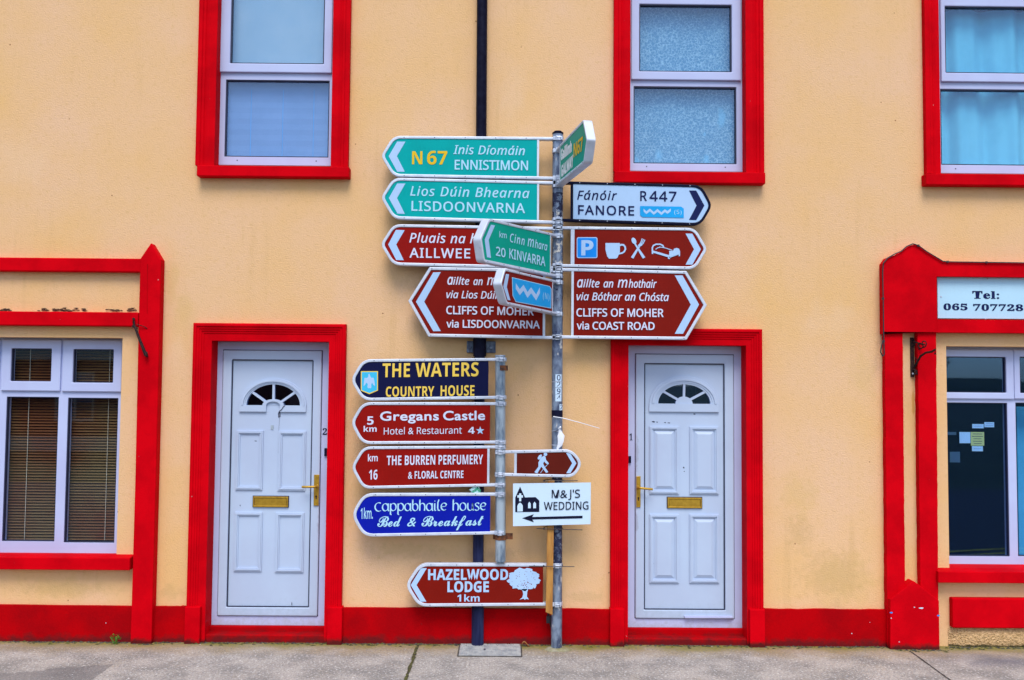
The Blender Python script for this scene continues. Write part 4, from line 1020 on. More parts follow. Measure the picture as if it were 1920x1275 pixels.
# 8 angled green, towards us on the left
s = Sign('direction_sign', 'angled green sign jutting towards the street on the left, reading 20 KINVARRA', mpx(470), math.radians(57), C3)
s.frame([(1850, 215), (1150, 50), (1062, 248), (1096, 484), (1850, 638)], [0, .05, .03, .04, 0], .0175, 'alu', end=(1765, 400), panel='green2', strip=.6, depth=(-.026, .034))
s.poly([(1170, 113), (1210, 120), (1147, 265), (1170, 445), (1130, 437), (1107, 262)], 'paleblue', 'arrow')
s.text('km', 's', 1253, 238, 1325, 249, 58, 'lett_g', off=.01); s.text('Cinn', 'si', 1358, 283, 1503, 318, 84, 'lett_g', strike=.0011); s.text('m', 'si', 1533, 326, 1595, 340, 104, 'lett_g', strike=.0011); s.text('hara', 'si', 1605, 342, 1728, 372, 78, 'lett_g', strike=.0011)
s.text('20', 's', 1217, 418, 1310, 438, 86, 'lett_g', strike=.0017); s.text('KINVARRA', 's', 1350, 446, 1706, 526, 96, 'lett_g', strike=.0017)
# 9 small angled brown
s = Sign('symbol_sign', 'small angled brown sign with a blue wave panel marked N', mpx(550), math.radians(63), C3)
s.frame([(1850, 676), (1306, 548), (1264, 700), (1324, 905), (1850, 1012)], [0, .04, .03, .04, 0], .016, 'alu', end=(1785, 800), panel='brown', strip=.5, depth=(-.026, .034))
s.poly([(1318, 603), (1350, 608), (1327, 735), (1363, 866), (1335, 862), (1292, 728)], 'paleblue', 'arrow')
s.poly([(1378, 636), (1755, 725), (1772, 752), (1770, 948), (1415, 882), (1384, 820)], 'lett_g'); s.poly([(1383, 643), (1752, 730), (1766, 754), (1764, 941), (1418, 876), (1389, 818)], 'sky_blue')
zz = [(1415, 722), (1455, 785), (1492, 740), (1532, 812), (1568, 765), (1618, 838), (1655, 765)]
s.poly([(x, y - 28) for x, y in zz] + [(x, y + 30) for x, y in reversed(zz)], 'paleblue')
s.text('(N)', 's', 1685, 845, 1748, 862, 62, 'lett_g')
# 10 angled green, towards us on the right, at the top
s = Sign('direction_sign', 'angled green sign jutting towards the street at the top right of the tall post', mpx(300), math.radians(-79), C2)
s.frame([(225, 425), (503, 128), (540, 325), (508, 560), (225, 792)], [0, .03, .02, .03, 0], .0175, 'alu', end=(267, 580), panel='green2', strip=.5, depth=(-.026, .034))
s.text('Gaillimh', 'sb', 278, 533, 384, 446, 100, 'plain_white', strike=.0035); s.text('GALWAY', 'sb', 281, 700, 398, 592, 106, 'plain_white', strike=.0035); s.text('N67', 'sb', 405, 505, 494, 432, 130, 'yellow', strike=.002)

# ---- short post
s = Sign('hotel_sign', 'navy sign with gold lettering and a bird shield, pointing left', spo, 0, C5, )
s.frame([(1560, 165), (215, 178), (92, 385), (215, 592), (1560, 572)], [0, .1, .08, .1, 0], .0205, 'alu', pole_r=SR, end=(1465, 385), panel='navy')
s.poly([(195, 297), (365, 297), (365, 490), (280, 526), (195, 492)], 'gold', 'shield'); s.poly([(204, 306), (356, 306), (356, 484), (280, 515), (204, 485)], 'cyan', 'shield')
s.poly([(268, 330), (280, 322), (290, 348), (300, 364), (322, 362), (330, 400), (336, 448), (318, 432), (306, 412), (298, 430), (300, 452), (296, 467), (266, 467), (260, 452), (264, 428), (252, 410), (238, 432), (222, 447), (226, 400), (232, 362), (256, 366), (270, 350)], 'paleblue', 'bird')
s.text('THE', 'sb', 410, 358, 683, 355, 138, 'gold'); s.text('WATERS', 'sb', 738, 354, 1366, 347, 138, 'gold')
s.text('COUNTRY', 'sb', 443, 552, 925, 547, 100, 'gold'); s.text('HOUSE', 'sb', 988, 545, 1325, 541, 104, 'gold')
s = Sign('hotel_sign', 'red brown hotel sign with 5 km and a four star mark', spo, 0, C5)
s.frame([(1560, 607), (212, 605), (92, 810), (208, 1024), (1560, 1018)], [0, .1, .08, .1, 0], .0205, 'alu', pole_r=SR, end=(1481, 800), panel='brown2')
s.text('5', 'sb', 257, 829, 321, 829, 82, 'white'); s.text('km', 'sb', 222, 900, 352, 899, 55, 'white')
s.text('Gregans', 'x', 388, 788, 968, 785, 86, 'white', spread=.1, strike=.0021); s.text('Castle', 'x', 1016, 784, 1428, 781, 88, 'white', spread=.1, strike=.0021)
s.text('Hotel & Restaurant', 's', 423, 928, 1200, 918, 68, 'white'); s.text('4', 'sb', 1262, 920, 1327, 920, 68, 'white')
s.poly([(1383 + (43 if k % 2 == 0 else 17) * math.sin(k * math.pi / 5), 889 - (43 if k % 2 == 0 else 17) * math.cos(k * math.pi / 5)) for k in range(10)], 'paleblue', 'star')
s = Sign('hotel_sign', 'red brown sign with 16 km, third from the top of the short post', spo, 0, C6)
s.frame([(1560, 82), (218, 91), (98, 297), (215, 512), (1560, 487)], [0, .09, .07, .09, 0], .0195, 'alu', pole_r=SR, end=(1475, 300), panel='brown2', strip=1.1)
s.text('km', 's', 265, 237, 362, 236, 66, 'white', off=.02); s.text('16', 'sb', 275, 420, 360, 419, 96, 'white')
s.text('THE', 'sb', 452, 277, 598, 275, 94, 'white'); s.text('BURREN', 'sb', 632, 275, 935, 271, 94, 'white'); s.text('PERFUMERY', 'sb', 968, 271, 1410, 266, 94, 'white')
s.text('&', 'sb', 665, 412, 708, 411, 72, 'white', off=.01); s.text('FLORAL CENTRE', 'sb', 730, 411, 1216, 404, 74, 'white')
s = Sign('guesthouse_sign', 'royal blue sign with uncial and script lettering, pointing left', spo, 0, C6)
s.frame([(1560, 552), (222, 556), (98, 770), (222, 990), (1560, 965)], [0, .11, .1, .11, 0], .021, 'alu', pole_r=SR, end=(1482, 770), panel='royal')
s.text('1km.', 's', 192, 810, 314, 808, 104, 'lett_g', off=.015)
def el(cx, cy, rx, ry, a0, a1, n=16): return [(cx + rx * math.cos(math.radians(a0 + (a1 - a0) * i / n)), cy + ry * math.sin(math.radians(a0 + (a1 - a0) * i / n))) for i in range(n + 1)]
UNC = {  # x-height 1; each glyph: advance, strokes
    'C': (.95, [el(.55, .52, .48, .56, 60, 305)]),
    'a': (.92, [el(.42, .48, .36, .48, 20, 380), [(.78, .98), (.78, .15), (.85, .0), (.95, .05)]]),
    'p': (.95, [[(.02, .9), (.16, .98), (.16, -.45), (.3, -.5)], el(.5, .5, .36, .48, 175, -175)]),
    'b': (.90, [[(.05, 1.4), (.14, 1.5), (.14, .4)], el(.46, .46, .34, .46, 180, -180)]),
    'h': (.92, [[(.05, 1.4), (.14, 1.5), (.14, 0)], el(.46, .55, .32, .42, 170, 0) + [(.78, .3), (.72, .0)]]),
    'i': (.42, [[(.08, .92), (.18, .98), (.18, .15), (.26, 0), (.38, .05)], [(.14, 1.25), (.26, 1.25)]]),
    'l': (.50, [[(.30, 1.45), (.16, 1.05), (.14, .35), (.22, .05), (.45, .02)]]),
    'e': (.85, [[(.12, .5), (.62, .55), (.72, .75)] + el(.45, .52, .36, .47, 35, 310)]),
    'o': (.92, [el(.44, .5, .38, .5, 90, 450)]),
    'u': (.95, [[(.04, .92), (.14, .98), (.14, .4)] + el(.44, .4, .30, .4, 180, 350) + [(.76, .98), (.76, .1), (.9, .02)]]),
    's': (.72, [[(.62, .85), (.5, .98), (.28, .98), (.14, .80), (.22, .62), (.5, .45), (.62, .25), (.5, .03), (.25, 0), (.08, .12)]]), ' ': (.62, [])}
def uncial(s, body, x0, y0, x1, y1, xh, m):
    a, c, t = s.S(x0, y0), s.S(x1, y1), s.S(x0, y0 - xh)
    adv = sum(UNC[k][0] for k in body) - .05; sx = (c[0] - a[0]) / adv; sl = (c[1] - a[1]) / (c[0] - a[0]); sy = t[1] - a[1]
    b = B(); y = s.nl(); x = 0; nib = math.radians(25)
    for k in body:
        for st in UNC[k][1]:
            q = [(a[0] + (x + u) * sx, a[1] + (x + u) * sx * sl + v * sy) for u, v in st]; n = len(q); y -= .00006
            vs = []
            for i in range(n):
                p0, p1 = q[max(i - 1, 0)], q[min(i + 1, n - 1)]; dx, dz = p1[0] - p0[0], p1[1] - p0[1]; L = math.hypot(dx, dz) or 1
                ww = (.0022 + .0058 * abs(math.sin(math.atan2(dz, dx) - nib))) / 2 * 1.25
                vs += [(q[i][0] - dz / L * ww, y, q[i][1] + dx / L * ww), (q[i][0] + dz / L * ww, y, q[i][1] - dx / L * ww)]
            b.add(vs, [(2 * i, 2 * i + 1, 2 * i + 3, 2 * i + 2) for i in range(n - 1)])
        x += UNC[k][0]
    b.build('lettering', m, s.root)
uncial(s, 'Cappabhaile house', 330, 733, 1442, 726, 76, 'lett_g')
s.text('Bed', 'bs', 360, 890, 600, 884, 100, 'lett_g', strike=.0013); s.text('&', 'sb', 650, 886, 735, 885, 92, 'lett_g', off=.004, shear=.35); s.text('Breakfast', 'bs', 800, 885, 1413, 874, 98, 'lett_g', strike=.0013)
s = Sign('symbol_sign', 'small brown walker sign pointing right from the short post', spo, 0, C7)
s.frame([(310, 132), (1022, 118), (1132, 258), (1042, 401), (310, 385)], [0, .12, .11, .12, 0], .0205, 'alu', pole_r=SR, end=(447, 250), panel='brown3', strip=1.25)
s.poly([(963, 155), (1000, 152), (1066, 258), (1006, 357), (965, 357), (1024, 258)], 'paleblue', 'arrow')
s.polys([s.circle(758, 168, 18), [(680, 205), (695, 178), (712, 170), (724, 175), (718, 198), (700, 220), (684, 220)],
         [(722, 196), (742, 182), (758, 192), (764, 225), (792, 258), (786, 268), (764, 260), (745, 240), (735, 262), (752, 296), (786, 346), (764, 354), (732, 310), (716, 292), (676, 360), (648, 346), (688, 292), (688, 250), (704, 216)]], 'paleblue', 'walker', strokes=[([(786, 262), (748, 302)], 5, 5), ([(735, 318), (708, 354)], 5, 5)])

# ---- low brown sign on the tall post
s = Sign('lodge_sign', 'lowest brown sign with white tree drawing and 1 km, near the plinth', (mp_b.x + mp_x(.6), PY), 0, C8)
s.frame([(1620, 142), (248, 138), (104, 355), (238, 570), (1620, 560)], [0, .1, .09, .1, 0], .0215, 'alu', end=(1478, 355), panel='brown')
s.poly([(262, 187), (320, 187), (218, 355), (315, 520), (258, 520), (160, 355)], 'paleblue', 'arrow')
s.text('HAZELWOOD', 'sb', 332, 303, 1130, 302, 106, 'paleblue', off=.012); s.text('LODGE', 'sb', 525, 424, 938, 424, 106, 'paleblue', off=.012); s.text('1', 'sb', 622, 519, 662, 519, 70, 'paleblue'); s.text('km', 'sb', 692, 519, 846, 519, 68, 'paleblue')
rt = random.Random(3)
crown = []
for k in range(72):
    t = 2 * math.pi * k / 72; r = 1 + .05 * math.sin(9 * t) + .04 * math.sin(17 * t + 1) + rt.uniform(-.045, .045)
    crown.append((1288 + 158 * r * math.cos(t), 300 + (112 if math.sin(t) < 0 else 105) * r * math.sin(t)))
s.polys([crown, [(1262, 395), (1330, 392), (1320, 425), (1317, 470), (1338, 498), (1308, 492), (1296, 502), (1284, 490), (1243, 500), (1270, 478), (1280, 450), (1276, 420)]], 'paleblue', 'tree_drawing')
s.polys([s.circle(1288 + rt.uniform(-130, 130) * .95, 300 + rt.uniform(-85, 85), rt.uniform(2, 5), rt.uniform(2, 4), 6) for k in range(26)] + [s.circle(1290 + rt.gauss(0, 30), 345 + rt.gauss(0, 18), rt.uniform(3, 7), rt.uniform(2, 5), 6) for k in range(20)], 'brown', 'tree_drawing')

# ---- wedding board, stake and ties
s = Sign('wedding_sign', 'white rectangular board with a black church, arrow and the word WEDDING', (mp_b.x, PY - .075), 0, C7)
s.yf = -.022
b = B(); b.prism(s.pts([(435, 460), (1210, 450), (1207, 865), (435, 885)]), s.yf, s.yf + .005); b.build('board', 'board', s.root)
s.polys([[(505, 490), (554, 598), (660, 595), (697, 630), (697, 742), (457, 745), (457, 600)]], 'black', 'church_drawing')
s.polys([[(525, 805), (642, 765), (625, 793), (1127, 780), (1127, 806), (627, 818), (642, 845)]], 'black', 'arrow')
s.polys([[(496, 558), (517, 558), (517, 576), (534, 576), (534, 600), (517, 600), (517, 636), (496, 636), (496, 600), (478, 600), (478, 576), (496, 576)], [(478, 739), (478, 682), (490, 660), (505, 650), (520, 660), (532, 680), (532, 737)],
         ], 'board', 'church_drawing')
s.lift += 1
s.poly([(585, 706), (585, 660), (597, 640), (611, 660), (611, 705)], 'board', 'church_drawing'); s.poly([(636, 706), (636, 660), (650, 640), (664, 660), (664, 705)], 'board', 'church_drawing')
s.text('M', 's', 820, 603, 895, 602, 80, 'black', off=.008); s.text('&', 'b', 905, 604, 975, 601, 78, 'black'); s.text("J'S", 's', 985, 601, 1102, 599, 80, 'black', off=.008)
s.text('WEDDING', 's', 742, 722, 1186, 716, 78, 'black', off=.008)
# timber stake behind the board, tied to the post
ST = thing('wooden_stake', 'orange timber stake tied against the tall post behind the wedding board', 'stake', (P(1030, 1145, -.175).x, -.175, P(1030, 1147, -.175).z))
zt = P(1032, 900, -.175).z - ST.location.z; dx = P(1033.5, 950, -.175).x - ST.location.x
b = B(); b.add([(-.026, -.012, 0), (.022, -.012, -.02), (.022, .012, -.02), (-.026, .012, 0), (dx - .024, -.012, zt), (dx + .022, -.012, zt), (dx + .022, .012, zt), (dx - .024, .012, zt)], [(0, 1, 2, 3), (4, 5, 6, 7), (0, 1, 5, 4), (1, 2, 6, 5), (2, 3, 7, 6), (3, 0, 4, 7)])
b.build('stake', 'wood', ST, bevel=.002)
for px0, py0, px1, py1, lb in ((1018, 902, 1083, 901, 'thin black cable tie above the wedding board'), (1006, 991, 1092, 993.5, 'thin black cable tie just below the wedding board'), (992, 1061.5, 1077, 1062.5, 'thin black cable tie across the top of the lowest brown sign')):
    a, c = P(px0, py0, -.20), P(px1, py1, -.20); zc = (a.z + c.z) / 2
    b = B(); t_ = thing('cable_tie', lb, 'cable tie', (a.x, -.2, a.z), 0, 'cable ties on the tall post')
    mx = (P(1020, 1000, -.2).x - a.x, P(1056, 1000, -.2).x - a.x)
    b.tube([(0, 0, 0), (mx[0], .0, (c.z - a.z) * .3), (mx[1], .0, (c.z - a.z) * .6), (c.x - a.x, 0, c.z - a.z)], .0028, 6)
    b.tube([(mx[0], 0, (c.z - a.z) * .3), (mx[0] + .0, .06, (c.z - a.z) * .3), (mx[0] + .02, .115, 0), (mx[1] - .03, .118, 0), (mx[1], .06, (c.z - a.z) * .6), (mx[1], 0, (c.z - a.z) * .6)], .0028, 6)
    b.box(mx[0] - .006, mx[0] + .005, -.005, .004, (c.z - a.z) * .3 - .005, (c.z - a.z) * .3 + .005)
    b.build('strap', 'tie', t_)

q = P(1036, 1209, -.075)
b = B(); b.tube([(0, 0, 0), (-.006, .005, .12), P(1027.5, 1150, -.062) - Vector((q.x, -.075, 0))], .0075, 8); b.box(-.045, -.012, -.012, .012, .165, .215)  # thin dark tube with a small block, set against the plinth
o = b.build('dark_piece', 'tie'); o.location = (q.x, -.075, 0); tag(o, 'short black rod on the red plinth below the timber stake', 'piece')
# ---- plastic scrap tied on the post
q = P(1049, 805, -.172); RG = thing('plastic_scrap', 'torn white plastic bag knotted round the tall post', 'plastic bag', tuple(q))
b = B(); prof = [(0, 0, .008), (.004, -.02, .012), (.008, -.045, .022), (.010, -.08, .020), (.002, -.115, .015), (-.010, -.135, .008), (-.016, -.150, .002)]
n = 10; vs = []
for i, (x, z_, r) in enumerate(prof):
    for k in range(n):
        t = 2 * math.pi * k / n; rr = r * (1 + .35 * math.sin(3 * t + i))
        vs.append((x + rr * math.cos(t), rr * .55 * math.sin(t), z_))
b.add(vs, [(i * n + k, i * n + (k + 1) % n, (i + 1) * n + (k + 1) % n, (i + 1) * n + k) for i in range(len(prof) - 1) for k in range(n)] + [tuple(range(n)), tuple((len(prof) - 1) * n + k for k in range(n))])
b.tube([(-.004, -.004, .006), (.004, -.012, .012), (.006, -.004, .018)], .007, 8)
b.build('bag', 'plastic_rag', RG, smooth=True)
b = B(); q2 = P(1037, 781, -.175) - q; q3 = P(1124, 803, -.17) - q; q2b = P(1056, 784, -.18) - q
b.tube([q2, q2b, (q2b + q3) / 2 + Vector((0, -.01, .002)), q3], .0035, 6, r1=.0022); b.build('loose_strand', 'plastic_rag', RG, smooth=True)
b = B(); b.tube([(0, 0, .0), (-.02, .002, -.012), (-.045, .012, -.018)], .002, 6); b.build('cord', 'tie', RG)
# ---- crumpled wrapper on the blue sign
q = P(891, 919, -.165); WR = B(); n = 12
vs = []
for i in range(7):
    for k in range(n):
        t = 2 * math.pi * k / n; ph = math.pi * (i + .3) / 7; r = random.uniform(.55, 1.2)
        vs.append((.042 * r * math.sin(ph) * math.cos(t), .016 * r * math.sin(ph) * math.sin(t), .026 * r * math.cos(ph)))
WR.add(vs, [(i * n + k, i * n + (k + 1) % n, (i + 1) * n + (k + 1) % n, (i + 1) * n + k) for i in range(6) for k in range(n)] + [tuple(range(n)), tuple(6 * n + k for k in range(n))])
o = WR.build('crumpled_wrapper', 'foil'); o.location = q; tag(o, 'crumpled green and white wrapper wedged above the royal blue sign', 'wrapper')

# ------------------------------------------------------------------ fixtures on the wall
# shop telephone board
x0, x1, z0, z1_ = RC(1757.5, 520, 2240, 598.5, -.03)
TB = thing('telephone_board', 'pale blue shop board with a telephone number at the right edge', 'sign', (x0, -.03, z0))
b = B(); b.box(.002, x1 - x0, 0, .012, .002, z1_ - z0 - .002); b.build('board', 'shopboard', TB)
def board_text(body, px0, yb0, px1, yb1, cap):
    a, c, t = P(px0, yb0, -.03), P(px1, yb1, -.03), P(px0, yb0 - cap, -.03)
    vs, fs = fit_text(body, 'b', c.x - a.x, t.z - a.z, .02, .12)
    b = B(); b.add([(a.x - x0 + x, -.002, a.z - z0 + y) for x, y in vs], fs); b.build('lettering', 'ink', TB)
board_text('Tel:', 1823, 559.5, 1873.5, 560, 14); board_text('065', 1769, 581, 1814, 582, 11.5); board_text('707728', 1824.5, 582, 1918.5, 583, 11.5)
b = B()
for px, py in ((1852, 522), (1765, 556), (1848, 597)):
    q = P(px, py, -.035); b.tube([(q.x - x0, -.004, q.z - z0), (q.x - x0, .004, q.z - z0)], .006, 10)
b.build('screw', 'clamp', TB)
# black cable round the fascia head
b = B(); pts = [P(x, y, -.085) for x, y in ((1925, 493), (1850, 492), (1777, 491), (1768, 490), (1738, 472), (1722, 460.5), (1712, 457), (1700, 462), (1690, 471), (1676, 477), (1664, 484), (1656.5, 493), (1655, 510), (1656, 560), (1657, 640), (1658, 664), (1655, 668), (1651, 660), (1653, 648), (1655.5, 638))]
sm = []
for i in range(len(pts) - 1):
    for k in range(3): sm.append(pts[i].lerp(pts[i + 1], k / 3))
sm.append(pts[-1])
b.tube(sm, .0045, 8)
for i in (1, 2, 5, 13, 14):
    b.box(pts[i].x - .007, pts[i].x + .007, -.088, -.072, pts[i].z - .006, pts[i].z + .008)
o = b.build('black_cable', 'tie', smooth=True); tag(o, 'thin black cable looped over the red gable head of the right shop front', 'cable')
# wrought iron sign bracket on the right
q = P(1709, 633, -.0); zb_ = P(1709, 707, 0).z
IB = thing('iron_bracket', 'scrolled wrought iron bracket on the cream strip of the right pilaster', 'bracket', (q.x, 0, zb_))
h = q.z - zb_
b = B(); b.box(-.012, .012, -.014, .001, 0, h)
b.prism([(-.010, h), (.006, h), (.030, h - .05), (.030, h - .06), (-.01, h - .06)], -.020, -.012)
def scroll(cx, cy, cz, r0, r1, a0, a1, n=16): return [(cx + (r0 + (r1 - r0) * i / n) * math.cos(a0 + (a1 - a0) * i / n) * .5, cy - (r0 + (r1 - r0) * i / n) * math.cos(a0 + (a1 - a0) * i / n) * .87, cz + (r0 + (r1 - r0) * i / n) * math.sin(a0 + (a1 - a0) * i / n)) for i in range(n + 1)]
b.tube([(.006, -.015, h * .22), (.014, -.05, h * .35), (.022, -.10, h * .52), (.034, -.16, h * .60), (.040, -.24, h * .61)], .008, 8)
b.tube([(.006, -.015, h * .20), (.014, -.045, h * .14), (.018, -.05, h * .08), (.008, -.03, h * .09)], .009, 8)
for sg in (0, 1, 2): b.tube(scroll(.032 + .006 * sg, -.06 - .02 * sg, h * (.74 + .05 * sg), .030, .006, .5 + sg * 2.1, 5.8 + sg * 2.1), .0045, 6)
b.tube([(0, -.014, h * .9), (.03, -.15, h * .80)], .0055, 6); b.tube([(.02, -.02, h * .5), (.022, -.05, h * .36)], .005, 6)
b.tube([(.040, -.24, h * .61), (.050, -.27, h * .66), (.052, -.27, h * .54)], .009, 8)
b.build('scrolled_arm', 'iron', IB, smooth=True)
b = B(); b.tube([(0, -.014, h - .02), (0, -.02, h - .02)], .007, 8); b.tube([(0, -.014, .025), (0, -.02, .025)], .007, 8); b.build('bolt', 'clamp', IB)
# old awning hook on the left
q = P(252, 600, -.075)
HK = thing('awning_hook', 'black iron awning arm hanging on the left red pilaster', 'hook', tuple(q))
f = lambda px, py, y: tuple(P(px, py, y) - q)
b = B(); b.tube([f(250.5, 597, -.10), f(250.5, 603, -.11), f(252, 612, -.11), f(256, 616, -.11)], .009, 8)
b.tube([f(252, 610, -.11), f(262, 637, -.12), f(274, 667, -.11)], .008, 10, r1=.012); b.tube([f(274, 661, -.11), f(275.5, 668, -.08)], .010, 8)
b.tube([f(256, 608, -.10), f(270, 612, -.085), f(276, 616, -.078)], .003, 6)
b.tube([f(250.5, 598, -.072), f(250.5, 598, -.112)], .010, 10); b.tube([f(251, 611.5, -.072), f(251, 611.5, -.118)], .013, 10)
b.build('iron_arm', 'iron', HK, smooth=True)

# ------------------------------------------------------------------ blinds, curtains, notices
def blind_sheet(rect, y, m, name, label, cat, pleat=0.0, folds=None, n=90, extra=.02):
    x0, x1, z0, z1_ = rect[0] - extra, rect[1] + extra, rect[2] - extra, rect[3] + extra
    b = B()
    if folds:
        vs = []
        for i in range(n + 1):
            x = x0 + (x1 - x0) * i / n
            for j in range(11):
                ph = x * folds[0] + .5 * math.sin(x * folds[0] * .37) + j * .06
                yy = y + folds[1] * (math.sin(ph) + .45 * math.sin(ph * 2.3 + 1))
                vs.append((x, yy, z0 + (z1_ - z0) * j / 10))
        b.add(vs, [(11 * i + j, 11 * i + 11 + j, 11 * i + 12 + j, 11 * i + j + 1) for i in range(n) for j in range(10)])
    else:
        k = max(2, int((z1_ - z0) / .04)) if pleat else 1
        vs = []
        for i in range(k + 1):
            zz_ = z0 + (z1_ - z0) * i / k; yy = y + (pleat if i % 2 else 0); vs += [(x0, yy, zz_), (x1, yy, zz_)]
        b.add(vs, [(2 * i, 2 * i + 1, 2 * i + 3, 2 * i + 2) for i in range(k)])
    for i in range(len(b.v)): pass
    o = b.build(name, m, smooth=bool(folds))
    sd_ = o.modifiers.new('thickness', 'SOLIDIFY'); sd_.thickness = .003; sd_.offset = 1; sd_.use_rim = False
    return tag(o, label, cat)
blind_sheet(t1, .17, 'roman', 'roller_blind', 'pale blue grey blind behind the upper sash above the left door', 'blind')
o = blind_sheet(l1, .16, 'roman2', 'pleated_blind', 'lavender blue pleated blind in the lower pane above the left door', 'blind', pleat=.0018)
b = B()
for t in (.22, .53, .83):
    x = l1[0] + (l1[1] - l1[0]) * t; b.tube([(x, .157, l1[2]), (x, .157, l1[3] - .05)], .0016, 6)
b.build('cord', 'glass_dark' if False else 'sky_blue', o)
blind_sheet((l2[0], l2[1], l2[2], t2[3]), .165, 'net', 'net_curtain', 'patterned blue net curtain in the window above the right door', 'curtain', folds=(14, .004))
blind_sheet((l3[0], l3[1], l3[2], t3[3]), .19, 'drape', 'cyan_curtain', 'cyan drape hanging in folds in the upper right window', 'curtain', folds=(21, .024), n=160)
VB = thing('venetian_blind', 'tan venetian blind closed behind the left shop window', 'blind', (0, .215, LP[2][2]))
b = B(); x0, x1 = LP[5][0], LP[1][1] + .03; zz_ = .0; zt = LP[0][3] - LP[2][2] + .03
k = int(zt / .021)
for i in range(k):
    zc = i * .021; b.add([(x0, -.010, zc), (x1, -.010, zc), (x1, .008, zc + .0135), (x0, .008, zc + .0135), (x0, -.009, zc - .0012), (x1, -.009, zc - .0012), (x1, .009, zc + .0123), (x0, .009, zc + .0123)], [(0, 1, 2, 3), (4, 5, 6, 7), (0, 1, 5, 4), (2, 3, 7, 6)])
b.build('slats', 'slat', VB)
for px in (50, 200, -60):
    b = B(); xx = P(px, 880, .2).x; b.tube([(xx, -.014, 0), (xx, -.014, zt)], .0022, 6); b.build('cord', 'cream', VB)
def notice(px0, y0, px1, y1, m, label, lines=0, Y=LY + .034, tilt=0):
    x0, x1, z0, z1_ = RC(px0, y0, px1, y1, Y)
    t_ = thing('notice', label, 'notice', (x0, Y, z0), 0, 'notices in the shop window')
    b = B(); w_, h_ = x1 - x0, z1_ - z0; b.box(0, w_, 0, .001, 0, h_); b.build('sheet', m, t_)
    if lines:
        b = B()
        for i in range(lines):
            zc = h_ * (1 - (i + .8) / (lines + .6)); ww = random.uniform(.55, .85); b.box(w_ * (1 - ww) / 2, w_ * (1 + ww) / 2, -.0012, -.0004, zc - h_ * .018, zc + h_ * .018)
        b.build('printing', 'ink', t_)
notice(1823, 795, 1844.5, 803, 'paper', 'small pale strip notice at the left of the upper pair', 1)
notice(1845.7, 791.5, 1864, 801, 'paper', 'small white notice highest in the shop window', 2)
notice(1799, 810, 1819.5, 831, 'paper', 'square white notice left of the yellow one', 0)
notice(1820.3, 810, 1845.3, 835.5, 'paper_y', 'yellow notice with dark lines of print in the shop window', 5)
notice(1822.5, 836.5, 1843, 846, 'paper', 'small white notice just below the yellow one', 1)
notice(1776, 810, 1793, 815.5, 'paper_f', 'thin faded strip at the left edge of the shop window', 0)
notice(1781, 847, 1800, 867, 'paper_f', 'faded grey square notice low at the left of the shop window', 0)
x0, x1, z0, z1_ = RC(1908, 770, 2010, 1060, .30)
o = B(); o.box(0, x1 - x0, 0, .02, 0, z1_ - z0); o.box(-.02, 0, -.005, .025, -.05, z1_ - z0 + .03); o.box(0, x1 - x0, -.004, .024, z1_ - z0, z1_ - z0 + .03)
o = o.build('display_panel', 'drape', bevel=.003); o.location = (x0 + .02, .30, z0); tag(o, 'pale cyan display panel behind the right edge of the shop window', 'panel')

# ------------------------------------------------------------------ on the pavement
a, c = G(856, 1231.5), G(980, 1208.5)
x0, x1 = G(857, 1231).x, G(979.5, 1231).x; y0, y1 = G(918, 1231.5).y, min(G(918, 1208.5).y, -.035)
MC = thing('access_cover', 'square grey steel access cover in the pavement under the rainwater pipe', 'manhole cover', (x0, y0, 0))
b = B(); w_, dpt = x1 - x0, y1 - y0
b.box(.010, w_ - .010, .010, dpt, -.02, .006)
for i in range(20):
    for j in range(max(3, int(dpt / .022))):
        cx, cy = .03 + i * (w_ - .06) / 19, .025 + j * .022
        if cy < dpt - .02: b.box(cx - .008, cx + .008, cy - .003, cy + .003, .0055, .0085) if (i + j) % 2 else b.box(cx - .003, cx + .003, cy - .007, cy + .007, .0055, .0085)
b.build('plate', 'cover', MC)
b = B(); b.rring(0, w_, 0, dpt, .010, 0, .0045)
fr = b.build('rim', 'dirt', MC)
for v in fr.data.vertices: v.co = Vector((v.co.x, v.co.z, v.co.y))
b = B(); b.box(w_ * .40, w_ * .43, dpt * .45, dpt * .55, .0088, .0095); b.build('lifting_hole', 'seal', MC)
# concrete collar at the post
b = B(); n = 28; vs = []
for k in range(n):
    t = 2 * math.pi * k / n; r = .095 * (1 + random.uniform(-.1, .1)); vs.append((r * math.cos(t) + .01, max(-.125, r * .7 * math.sin(t) - .03) , 0))
top = [(x * .72, y * .72, .009 + random.uniform(-.002, .002)) for x, y, _ in vs]
b.add(vs + top, [(k, (k + 1) % n, n + (k + 1) % n, n + k) for k in range(n)] + [tuple(range(n, 2 * n))])
o = b.build('concrete_collar', 'collar', smooth=True); o.location = (mp_b.x, PY, 0.001); tag(o, 'rough mossy concrete collar round the foot of the tall post', 'concrete collar')
